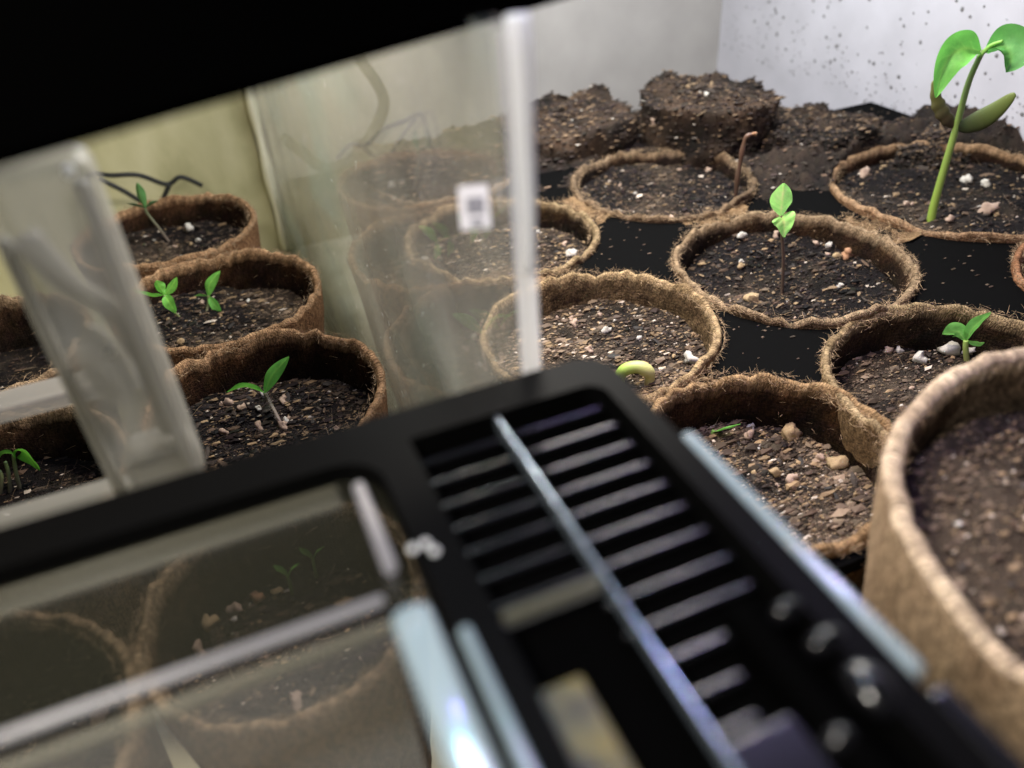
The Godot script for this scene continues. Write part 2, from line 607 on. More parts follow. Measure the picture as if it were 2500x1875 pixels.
	# bark chips and grains that can be told apart
	for k in int(p.get("chips", 14) * 1.3):
		var a := rnd(0, TAU)
		var rr := rs * sqrt(rnd(0, 1)) * 0.9
		var o := part("bark_chip", pieces.chip[k % 6], M["chip%d" % [0, 1, 3, 3, 0, 3, 0, 2][rng.randi() % 8]], soil)
		var len := rnd(0.0014, 0.0035) * (1.7 if rng.randf() < 0.15 else 1.0)
		o.transform = Transform3D(Basis.from_euler(Vector3(rnd(-0.4, 0.4), rnd(0, TAU), rnd(-0.5, 0.5))).scaled(Vector3(len, len * 0.8, len * rnd(0.7, 1.8))), Vector3(cos(a) * rr, soil_y(p, cos(a) * rr, sin(a) * rr) + 0.0005, sin(a) * rr))
	for g in p.get("grains", []):
		var at := Vector2(g[0] - p.x, g[1] - p.z)
		if at.length() > rs * 0.93: at = at.normalized() * rs * 0.93
		grain(soil, p, at, g[2], g[3])
	for k in int(p.get("perlite", 10) * 0.6):
		var a := rnd(0, TAU)
		var rr := rs * sqrt(rnd(0, 1)) * 0.92
		grain(soil, p, Vector2(cos(a), sin(a)) * rr, rnd(0.0004, 0.0010), [0, 1, 1, 1, 2][rng.randi() % 5])
	# loose fibres of the rim and wall
	s = Shape.new()
	for k in int(p.get("fibres", 2000)):
		var a := rnd(0, TAU)
		var out := Vector3(cos(a), 0, sin(a))
		var along := Vector3(-sin(a), 0, cos(a))
		var inside := rng.randf() < 0.35
		var low := rng.randf() < 0.3
		var y := h * rnd(0.7, 0.99) if low else h + rnd(-0.0015, 0.0006)
		var base := out * (r - (th if inside else 0.0002) - (0.0 if not low else r * 0.24 * (1.0 - pow(y / h, 0.9)))) + Vector3(0, y, 0)
		var d := (along * rnd(-1, 1) + out * (rnd(-0.5, 0.1) if inside else rnd(0.0, 0.45)) + Vector3(0, rnd(-0.25, 0.45), 0)).normalized()
		strand(s, base, d, rnd(0.0008, 0.0030), rnd(0.00003, 0.00009), Color(0.42, 0.29, 0.17) * rnd(0.45, 1.25) if dark < 0.5 else Color(0.08, 0.06, 0.045))
	var fb := part("coir_fibre", s.mesh(false), M.fibre, root)
	fb.set_meta("kind", "stuff")
	return root

func crumb(s: Shape, at: Vector3, r: float, col: Color) -> void:
	var b := s.v.size()
	var t := Basis(Vector3(rnd(-1, 1), rnd(-1, 1), rnd(-1, 1)).normalized(), rnd(0, 6.28)).scaled(Vector3(r * rnd(0.7, 2.6), r * rnd(0.25, 0.7), r * rnd(0.5, 1.2)))
	for d in [Vector3(1, 0, 0), Vector3(-0.9, 0.1, 0), Vector3(0, 1, 0.1), Vector3(0.1, -1, 0), Vector3(0, 0.1, 1), Vector3(0.1, 0, -1)]:
		s.vert(at + t * d, col)
	for f in [[0, 2, 4], [4, 2, 1], [1, 2, 5], [5, 2, 0], [0, 4, 3], [4, 1, 3], [1, 5, 3], [5, 0, 3]]:
		s.tri(b + f[0], b + f[2], b + f[1])

func strand(s: Shape, at: Vector3, dir: Vector3, len: float, w: float, col: Color) -> void:
	var side := dir.cross(Vector3(rnd(-1, 1), rnd(-1, 1), rnd(-1, 1))).normalized() * w
	var other := dir.cross(side).normalized() * w
	var bend := Vector3(rnd(-1, 1), rnd(-0.9, 0.5), rnd(-1, 1)) * len * 0.4
	var b := s.v.size()
	for k in 3:
		var t := k / 2.0
		var p := at + dir * len * t + bend * t * t
		var taper := 1.0 - 0.7 * t
		s.vert(p + side * taper, col); s.vert(p + other * taper, col); s.vert(p - (side + other) * 0.6 * taper, col)
	for k in 2:
		for i in 3:
			var a := b + k * 3 + i
			var d := b + k * 3 + (i + 1) % 3
			s.tri(a, d, a + 3); s.tri(d, d + 3, a + 3)

func grain(soil: Node, p: Dictionary, at: Vector2, r: float, tone: int) -> void:
	var o := part("perlite_grain", pieces.grain[rng.randi() % 6], M["grain%d" % tone], soil)
	o.transform = Transform3D(Basis.from_euler(Vector3(rnd(-0.4, 0.4), rnd(0, TAU), rnd(-0.4, 0.4))).scaled(Vector3(r, r, r)), Vector3(at.x, soil_y(p, at.x, at.y) + r * 0.45, at.y))

# ---------------------------------------------------------------- seedlings
func stem_of(root: Node3D, pts: Array, r0: float, r1: float, low: Color, high: Color, called := "stem") -> MeshInstance3D:
	var s := Shape.new()
	tube(s, pts.map(func(p): return p - root.position), func(t): return lerpf(r0, r1, t), func(t): return low.lerp(high, smoothstep(0.0, 1.0, t)))
	return part(called, s.mesh(), M.stem, root)

func leaf_of(root: Node3D, pts: Array, width: float, side: Vector3, cup: float, green: Color, belly := 0.42, side1 := Vector3.ZERO, called := "leaf") -> MeshInstance3D:
	var s := Shape.new()
	blade(s, pts.map(func(p): return p - root.position), width, side, cup, green, belly, side1)
	return part(called, s.mesh(), M.leaf, root)

func _ready() -> void:
	rng.seed = 7
	noise.noise_type = FastNoiseLite.TYPE_SIMPLEX_SMOOTH
	noise.frequency = 0.01
	noise.fractal_octaves = 3
	noise.seed = 4
	fine.noise_type = FastNoiseLite.TYPE_SIMPLEX_SMOOTH
	fine.frequency = 0.02
	fine.fractal_octaves = 4
	fine.seed = 9
	make_materials()
	camera_and_light()
	setting()
	for k in 6:
		pieces.get_or_add("chip", []).append(chip_mesh(40 + k))
		pieces.get_or_add("grain", []).append(lump(Vector3(1.0, rnd(0.6, 0.85), rnd(0.65, 1.0)), 1.3, k, 7, 10))
	pots()
	seedlings()
	divider()
	post()
	hood()

func camera_and_light() -> void:
	var cam := Camera3D.new()
	cam.name = "camera"
	cam.fov = 51.08
	cam.near = 0.005
	cam.far = 5.0
	var p := deg_to_rad(35.7)
	var look := Basis(Vector3.UP, deg_to_rad(-20.5)) * Basis(Vector3.RIGHT, -p) * Basis(Vector3.BACK, -atan2(200.0, 2735.0))
	cam.transform = Transform3D(look, CAM_POS)
	var lens := CameraAttributesPhysical.new()
	lens.frustum_focal_length = 25.114
	lens.exposure_aperture = 8.6
	lens.frustum_focus_distance = 0.262
	cam.attributes = lens
	add_child(cam)
	cam.current = true
	var we := WorldEnvironment.new()
	we.name = "surroundings"
	var e := Environment.new()
	e.background_mode = Environment.BG_COLOR
	e.background_color = lin(0.03, 0.03, 0.028)
	e.tonemap_mode = Environment.TONE_MAPPER_LINEAR
	e.tonemap_exposure = 1.0
	e.sdfgi_enabled = true
	e.ssao_enabled = true
	e.ssil_enabled = true
	we.environment = e
	add_child(we)
	led_bar("led_tube", "long white tube lamp under the roof above the back pots", Vector3(0.14, 0.30, 0.15), Vector2(0.28, 0.03), 0.14, Color(0.95, 0.98, 1.0))
	led_bar("led_tube", "short white tube lamp under the roof above the glass divider", Vector3(0.06, 0.30, 0.255), Vector2(0.08, 0.02), 0.12, Color(1.0, 0.96, 0.9))
	led_bar("led_tube", "added unseen white lamp at the left that fills in light, above the clear hood window", Vector3(-0.11, 0.30, 0.462), Vector2(0.05, 0.02), 0.06, Color(1.0, 0.97, 0.93))  # added out of view to brighten the near pot and glass edge
	var module := thing("led_strip", "added unseen board of white, blue and violet diodes that puts glints on the clear strips", "lamp", Vector3(-0.02, 0.298, 0.378))  # added out of view so coloured glints land on the clear strips
	part("diode_board", box_mesh(Vector3(0.036, 0.003, 0.09), 0.0008), M.roof, module, Vector3(0.006, 0, -0.010))
	for q in [[0, -0.0015, 0.004, 1.5], [0, 0.0025, 0.012, 1.6], [0, -0.001, 0.020, 1.5], [1, -0.002, -0.026, 1.5], [1, 0.003, -0.019, 1.2], [2, -0.001, -0.008, 1.3], [1, 0.0135, -0.042, 1.5], [2, 0.0135, -0.012, 1.2], [2, 0.0135, 0.004, 1.1]]:
		var dd := part("diode", pieces_diode(), M["led%d" % q[0]], module, Vector3(q[1], -0.003, q[2]))
		dd.scale = Vector3(q[3], 1, q[3])
	var ml := AreaLight3D.new()
	ml.name = "led_strip_light"
	ml.area_size = Vector2(0.02, 0.012)
	ml.light_energy = 0.002
	ml.light_color = Color(0.8, 0.85, 1.0)
	ml.shadow_enabled = true
	ml.rotation = Vector3(-PI / 2, 0, 0)
	ml.position = Vector3(0, -0.006, 0)
	module.add_child(ml)
	# strip of coloured diodes that shines on the hood
	var strip := thing("led_strip", "strip of white, blue and violet diodes under the roof nearest the viewer", "lamp", Vector3(0.09, 0.298, 0.372))
	part("diffuser", box_mesh(Vector3(0.11, 0.004, 0.012), 0.001), M.led3, strip)
	for k in 11:
		part("diode", pieces_diode(), M["led%d" % [0, 2, 1, 0, 2, 3][k % 6]], strip, Vector3(-0.05 + 0.01 * k, -0.0028, 0.003 * (k % 3 - 1)))
	var l := AreaLight3D.new()
	l.name = "led_strip_light"
	l.area_size = Vector2(0.11, 0.010)
	l.light_energy = 0.02
	l.light_color = Color(0.8, 0.7, 1.0)
	l.shadow_enabled = true
	l.rotation = Vector3(-PI / 2, 0, 0)
	l.position = Vector3(0, -0.006, 0)
	strip.add_child(l)

func pieces_diode() -> Mesh:
	if not pieces.has("diode"):
		pieces.diode = lump(Vector3(0.0022, 0.001, 0.0022), 0.0, 1)
	return pieces.diode

func led_bar(called: String, label: String, at: Vector3, size: Vector2, energy: float, col: Color) -> void:
	var o := thing(called, label, "lamp", at)
	part("lamp_housing", box_mesh(Vector3(size.x + 0.01, 0.006, size.y + 0.01), 0.001), M.roof, o, Vector3(0, 0.0045, 0))
	var m := StandardMaterial3D.new()
	m.albedo_color = Color.WHITE
	m.emission_enabled = true
	m.emission = col
	m.emission_energy_multiplier = 4.0
	part("lamp_diffuser", box_mesh(Vector3(size.x, 0.003, size.y), 0.001), m, o)
	var l := AreaLight3D.new()
	l.name = "lamp_light"
	l.area_size = size
	l.light_energy = energy
	l.light_color = col
	l.shadow_enabled = true
	l.rotation = Vector3(-PI / 2, 0, 0)
	l.position = Vector3(0, -0.003, 0)
	o.add_child(l)

func setting() -> void:
	var o := part("floor", box_mesh(Vector3(0.33, 0.01, 0.62), 0.001), M.tray, self, Vector3(0.16, -0.005, 0.3))
	tag(o, "black tray floor under the pots in the right compartment", "", "", "structure")
	o = part("floor_001", box_mesh(Vector3(0.33, 0.01, 0.62), 0.001), M.cream_floor, self, Vector3(-0.171, -0.005, 0.3))
	tag(o, "cream floor under the pots in the left compartment", "", "", "structure")
	o = part("back_wall", box_mesh(Vector3(0.35, 0.33, 0.008), 0.001), M.grey_wall, self, Vector3(0.1655, 0.16, -0.004))
	tag(o, "pale grey back wall behind the right compartment", "", "", "structure")
	o = part("back_wall_001", box_mesh(Vector3(0.35, 0.33, 0.008), 0.001), M.cream, self, Vector3(-0.1845, 0.16, -0.004))
	tag(o, "cream back wall behind the left compartment", "", "", "structure")
	var side := part("side_wall", box_mesh(Vector3(0.008, 0.33, 0.62), 0.001), M.white_wall, self, Vector3(0.3165, 0.16, 0.3))
	tag(side, "bright white side wall spattered with dark specks", "", "", "structure")
	o = part("side_wall_001", box_mesh(Vector3(0.008, 0.33, 0.44), 0.001), M.cream, self, Vector3(-0.338, 0.16, 0.21))
	tag(o, "cream side wall of the left compartment", "", "", "structure")
	o = part("ceiling", box_mesh(Vector3(0.7, 0.012, 0.45), 0.001), M.roof, self, Vector3(-0.01, 0.318, 0.215))
	tag(o, "grey roof panel that carries the lamps", "", "", "structure")
	# specks on the side wall
	var kinds := []
	for k in 4: kinds.append(lump(Vector3(0.25, 1.0, rnd(0.7, 1.2)), 0.5, 70 + k, 5, 8))
	for k in 300:
		var y := rnd(0.075, 0.225)
		var z := rnd(0.005, 0.33)
		var r := rnd(0.0005, 0.00095) * (1.3 if rng.randf() < 0.12 else 1.0)
		var sp := part("dirt_speck", kinds[k % 4], M.speck, side)
		sp.transform = Transform3D(Basis(Vector3.RIGHT, rnd(0, TAU)).scaled(Vector3(r, r, r)), Vector3(-0.0041, y - 0.16, z - 0.3))
	var s := Shape.new()
	for k in 380:
		var z := rnd(0.0, 0.33)
		var y := 0.075 + absf(rng.randfn(0.0, 0.03)) * (0.6 + 0.7 * noise.get_noise_2d(z * 3000.0, 5.0))
		crumb(s, Vector3(-0.0042, y - 0.16, z - 0.3), rnd(0.0002, 0.0006), Color(0.09, 0.08, 0.075))
	var d := part("fine_spatter", s.mesh(false), M.crumb, side)
	d.set_meta("kind", "stuff")

func tray(all: Array) -> void:  # black sheet in place of deep shade in the gaps between pots
	var t := CSGBox3D.new()
	t.name = "gap_shade_sheet"
	t.size = Vector3(0.306, 0.004, 0.255)
	t.position = Vector3(0.156, 0.0755, 0.2775)
	t.material = M.tray
	for p in all:
		if p.x < 0.0: continue
		var c := CSGCylinder3D.new()
		c.name = "pot_hole"
		c.operation = CSGShape3D.OPERATION_SUBTRACTION
		c.sides = 40
		c.height = 0.02
		c.radius = p.r * (0.76 + 0.24 * pow(minf(1.0, 0.0755 / p.h), 0.9)) - 0.0008
		c.position = Vector3(p.x, 0.0755, p.z) - t.position
		t.add_child(c)
	add_child(t)
	tag(t, "flat black sheet with round holes standing in for deep shade between the right-hand pots", "shade sheet")

# a free-standing lump of soil: base radius, top radius, height
func clod(label: String, at: Vector3, r0: float, r1: float, high: float, seed_: int, pale: float) -> void:
	var t := thing("soil_clump", label, "soil clump", at)
	var s := Shape.new()
	var rows := []
	var cols := []
	var surf := []
	for j in 30:
		var row := PackedVector3Array()
		var rc := PackedColorArray()
		for i in 72:
			var a := TAU * i / 72.0
			var d := Vector3(cos(a), 0, sin(a))
			var u := clampf(j / 16.0, 0, 1)
			var w := clampf((j - 16) / 13.0, 0, 1)
			var r := lerpf(r0, r1, u) * (1.0 - w)
			var y := high * u + 0.001 * sin(PI * 0.5 * w)
			var b := d * r + Vector3(0, y, 0)
			var k := Vector3(b.x * 1900.0 + seed_ * 400.0, b.y * 1900.0, b.z * 1900.0)
			var o := noise.get_noise_3dv(k) * 0.006 + noise.get_noise_3dv(k * 3.0) * 0.003 + fine.get_noise_3dv(k * 5.0) * 0.0022
			var q := b + d * o * (1.0 - w * 0.7) + Vector3(0, o * (0.3 + 0.9 * u), 0)
			row.push_back(q)
			surf.append(q)
			var tone := clampf(0.45 + pale + noise.get_noise_3dv(k * 1.7) * 1.1, 0, 1)
			rc.push_back(Color(0.022, 0.017, 0.014).lerp(Color(0.16, 0.10, 0.065), tone * tone) * (1.0 + 0.6 * fine.get_noise_3dv(k * 6.0)))
		rows.push_back(row)
		cols.push_back(rc)
	s.grid(rows, cols, true)
	var body := part("soil_body", s.mesh(), M.soil, t)
	s = Shape.new()
	for k in 5200:
		var q: Vector3 = surf[rng.randi() % surf.size()]
		var tone := rng.randf()
		crumb(s, q + Vector3(rnd(-1, 1), rnd(0, 1), rnd(-1, 1)) * 0.0006, rnd(0.0003, 0.0009) * (1.0 + pow(rnd(0, 1), 6.0)), Color(0.4, 0.36, 0.31) if tone > 0.992 else Color(0.15, 0.1, 0.06) if tone > 0.8 else Color(0.03, 0.022, 0.018) * rnd(0.5, 1.8))
	for k in 160:
		var q: Vector3 = surf[rng.randi() % surf.size()]
		strand(s, q, Vector3(rnd(-1, 1), rnd(-0.3, 1), rnd(-1, 1)).normalized(), rnd(0.001, 0.003), 0.00008, Color(0.1, 0.07, 0.045))
	part("soil_crumbs", s.mesh(false), M.crumb, body).set_meta("kind", "stuff")
	for k in 22:
		var q: Vector3 = surf[rng.randi() % surf.size()]
		var white := rng.randf() < (0.5 if seed_ == 2 else 0.2)
		var o := part("perlite_grain" if white else "bark_chip", pieces["grain" if white else "chip"][k % 6], M["grain%d" % (k % 2)] if white else M["chip%d" % (k % 3)], body)
		var z := rnd(0.0006, 0.0018) if white else rnd(0.003, 0.007)
		o.transform = Transform3D(Basis.from_euler(Vector3(rnd(-1, 1), rnd(0, TAU), rnd(-1, 1))).scaled(Vector3(z, z, z)), q + Vector3(0, 0.0003, 0.0003))

# soil spilled along the back and the white wall, open where pots stand
func spilled_soil(all: Array) -> void:
	var s := Shape.new()
	var rows := []
	var cols := []
	for j in 100:
		var row := PackedVector3Array()
		var rc := PackedColorArray()
		for i in 130:
			var x := lerpf(0.0, 0.3115, i / 129.0)
			var z := lerpf(0.0005, 0.262, j / 99.0)
			var w := noise.get_noise_2d(x * 1800.0, z * 1800.0)
			var w2 := fine.get_noise_2d(x * 7000.0, z * 7000.0)
			# thick along the back and the side wall, thinning out towards the viewer
			var keep := maxf(1.0 - smoothstep(0.13, 0.185, z + 0.03 * w), smoothstep(0.185, 0.215, x + 0.02 * w) * (1.0 - smoothstep(0.225, 0.258, z + 0.02 * w)))
			keep = maxf(keep, smoothstep(0.283, 0.3, x) * (1.0 - smoothstep(0.23, 0.26, z)))
			keep = maxf(keep, smoothstep(0.165, 0.18, x + 0.02 * w) * (1.0 - smoothstep(0.225, 0.245, z + 0.02 * w)) * 0.85)
			keep = maxf(keep, smoothstep(0.085, 0.1, x) * (1.0 - smoothstep(0.165, 0.185, z + 0.03 * w)) * 0.8)
			var rear := lerpf(0.112, 0.168, smoothstep(0.2, 0.245, x))
			keep *= smoothstep(rear, rear + 0.02, z + 0.01 * w)
			var y := 0.070 - 0.03 * (1.0 - smoothstep(rear - 0.012, rear + 0.012, z)) + keep * (0.0100 + 0.008 * w + 0.004 * absf(noise.get_noise_2d(x * 5000.0, z * 5000.0)) + 0.004 * w2 + 0.006 * smoothstep(0.285, 0.311, x))
			for p in all:
				if p.x > 0.0:
					var d: float = Vector2(x - p.x, z - p.z).length() - p.r + 0.0012
					if d < 0.0: y = minf(y, 0.0795 + d * 12.0)
			row.push_back(Vector3(x, maxf(y, 0.045), z))
			var tone := clampf(0.25 + 0.9 * w + 0.7 * w2, 0, 1)
			rc.push_back(Color(0.02, 0.0155, 0.0135).lerp(Color(0.10, 0.066, 0.045), tone))
		rows.push_back(row)
		cols.push_back(rc)
	s.grid(rows, cols, false)
	var t := thing("spilled_soil", "dark crumbly soil spilled along the back and white wall", "soil")
	t.set_meta("kind", "stuff")
	var flat: Array = rows
	part("soil_bed", s.mesh(), M.soil, t)
	s = Shape.new()
	for k in 9000:
		var r: PackedVector3Array = flat[rng.randi() % 100]
		var q := r[rng.randi() % 130]
		if q.y < 0.0760: continue
		var tone := rng.randf()
		crumb(s, q + Vector3(rnd(-0.001, 0.001), rnd(0, 0.0006), rnd(-0.001, 0.001)), rnd(0.0003, 0.0012), Color(0.4, 0.35, 0.3) if tone > 0.985 else Color(0.13, 0.085, 0.055) if tone > 0.8 else Color(0.03, 0.022, 0.018) * rnd(0.5, 1.7))
	for k in 1400:
		var x := rnd(0.005, 0.305)
		var z := rnd(0.16, 0.395)
		if rng.randf() < 0.5 and noise.get_noise_2d(x * 4000.0, z * 4000.0) < 0.05: continue
		if all.any(func(p): return Vector2(x - p.x, z - p.z).length() < p.r + 0.001): continue
		crumb(s, Vector3(x, 0.0777, z), rnd(0.0002, 0.0007), Color(0.05, 0.035, 0.025) * rnd(0.5, 2.5))
	part("soil_crumbs", s.mesh(false), M.crumb, t).set_meta("kind", "stuff")

# the pots are moulded in sheets: flat ragged webs of coir join neighbours at the rim
func webs(all: Array) -> void:
	for a in all.size():
		for b in range(a + 1, all.size()):
			var p: Dictionary = all[a]
			var q: Dictionary = all[b]
			if p.x < 0 or q.x < 0 or p.h > 0.1 or q.h > 0.1: continue
			var d := Vector2(q.x - p.x, q.z - p.z)
			var gap: float = d.length() - p.r - q.r
			if gap > 0.013: continue
			d = d.normalized()
			var e := Vector2(-d.y, d.x)
			var s := Shape.new()
			var rows := []
			var cols := []
			for j in 17:
				var w := lerpf(-0.0145, 0.0145, j / 16.0)
				var left: float = sqrt(p.r * p.r - w * w) - 0.001
				var right: float = Vector2(q.x - p.x, q.z - p.z).length() - sqrt(q.r * q.r - w * w) + 0.001
				if right < left + 0.0005:
					var m := (left + right) / 2.0
					left = m - 0.0003
					right = m + 0.0003
				var row := PackedVector3Array()
				var rc := PackedColorArray()
				for i in 10:
					var under := i >= 5
					var u := (i if not under else 9 - i) / 4.0
					var g := lerpf(left, right, u)
					var at := Vector2(p.x, p.z) + d * g + e * w
					var n1 := noise.get_noise_2d(at.x * 5000.0, at.y * 5000.0)
					var n2 := fine.get_noise_2d(at.x * 20000.0, at.y * 20000.0)
					at += e * (n1 * 0.005 + n2 * 0.003) * absf(w) / 0.0145
					row.push_back(Vector3(at.x - p.x, (0.0770 if under else 0.0786 + n1 * 0.0026 + n2 * 0.0016 - 0.0012 * absf(w) / 0.0145), at.y - p.z))
					rc.push_back(Color(0.06, 0.036, 0.02).lerp(Color(0.3, 0.19, 0.1), clampf(0.4 + n1 * 0.9 + n2 * 1.1, 0, 1)))
				rows.push_back(row)
				cols.push_back(rc)
			s.grid(rows, cols, true)
			var wb := part("coir_web", s.mesh(), M.web, p.node)
			s = Shape.new()
			for k in 160:
				var w := rnd(-0.0145, 0.0145)
				var g: float = Vector2(q.x - p.x, q.z - p.z).length() * p.r / (p.r + q.r) + rnd(-0.004, 0.004)
				var at := d * g + e * w
				strand(s, Vector3(at.x, 0.0788, at.y), Vector3(rnd(-1, 1), rnd(-0.1, 0.35), rnd(-1, 1)).normalized(), rnd(0.0012, 0.004), rnd(0.00004, 0.0001), Color(0.4, 0.27, 0.15) * rnd(0.4, 1.3))
			part("coir_fibre", s.mesh(false), M.fibre, wb).set_meta("kind", "stuff")

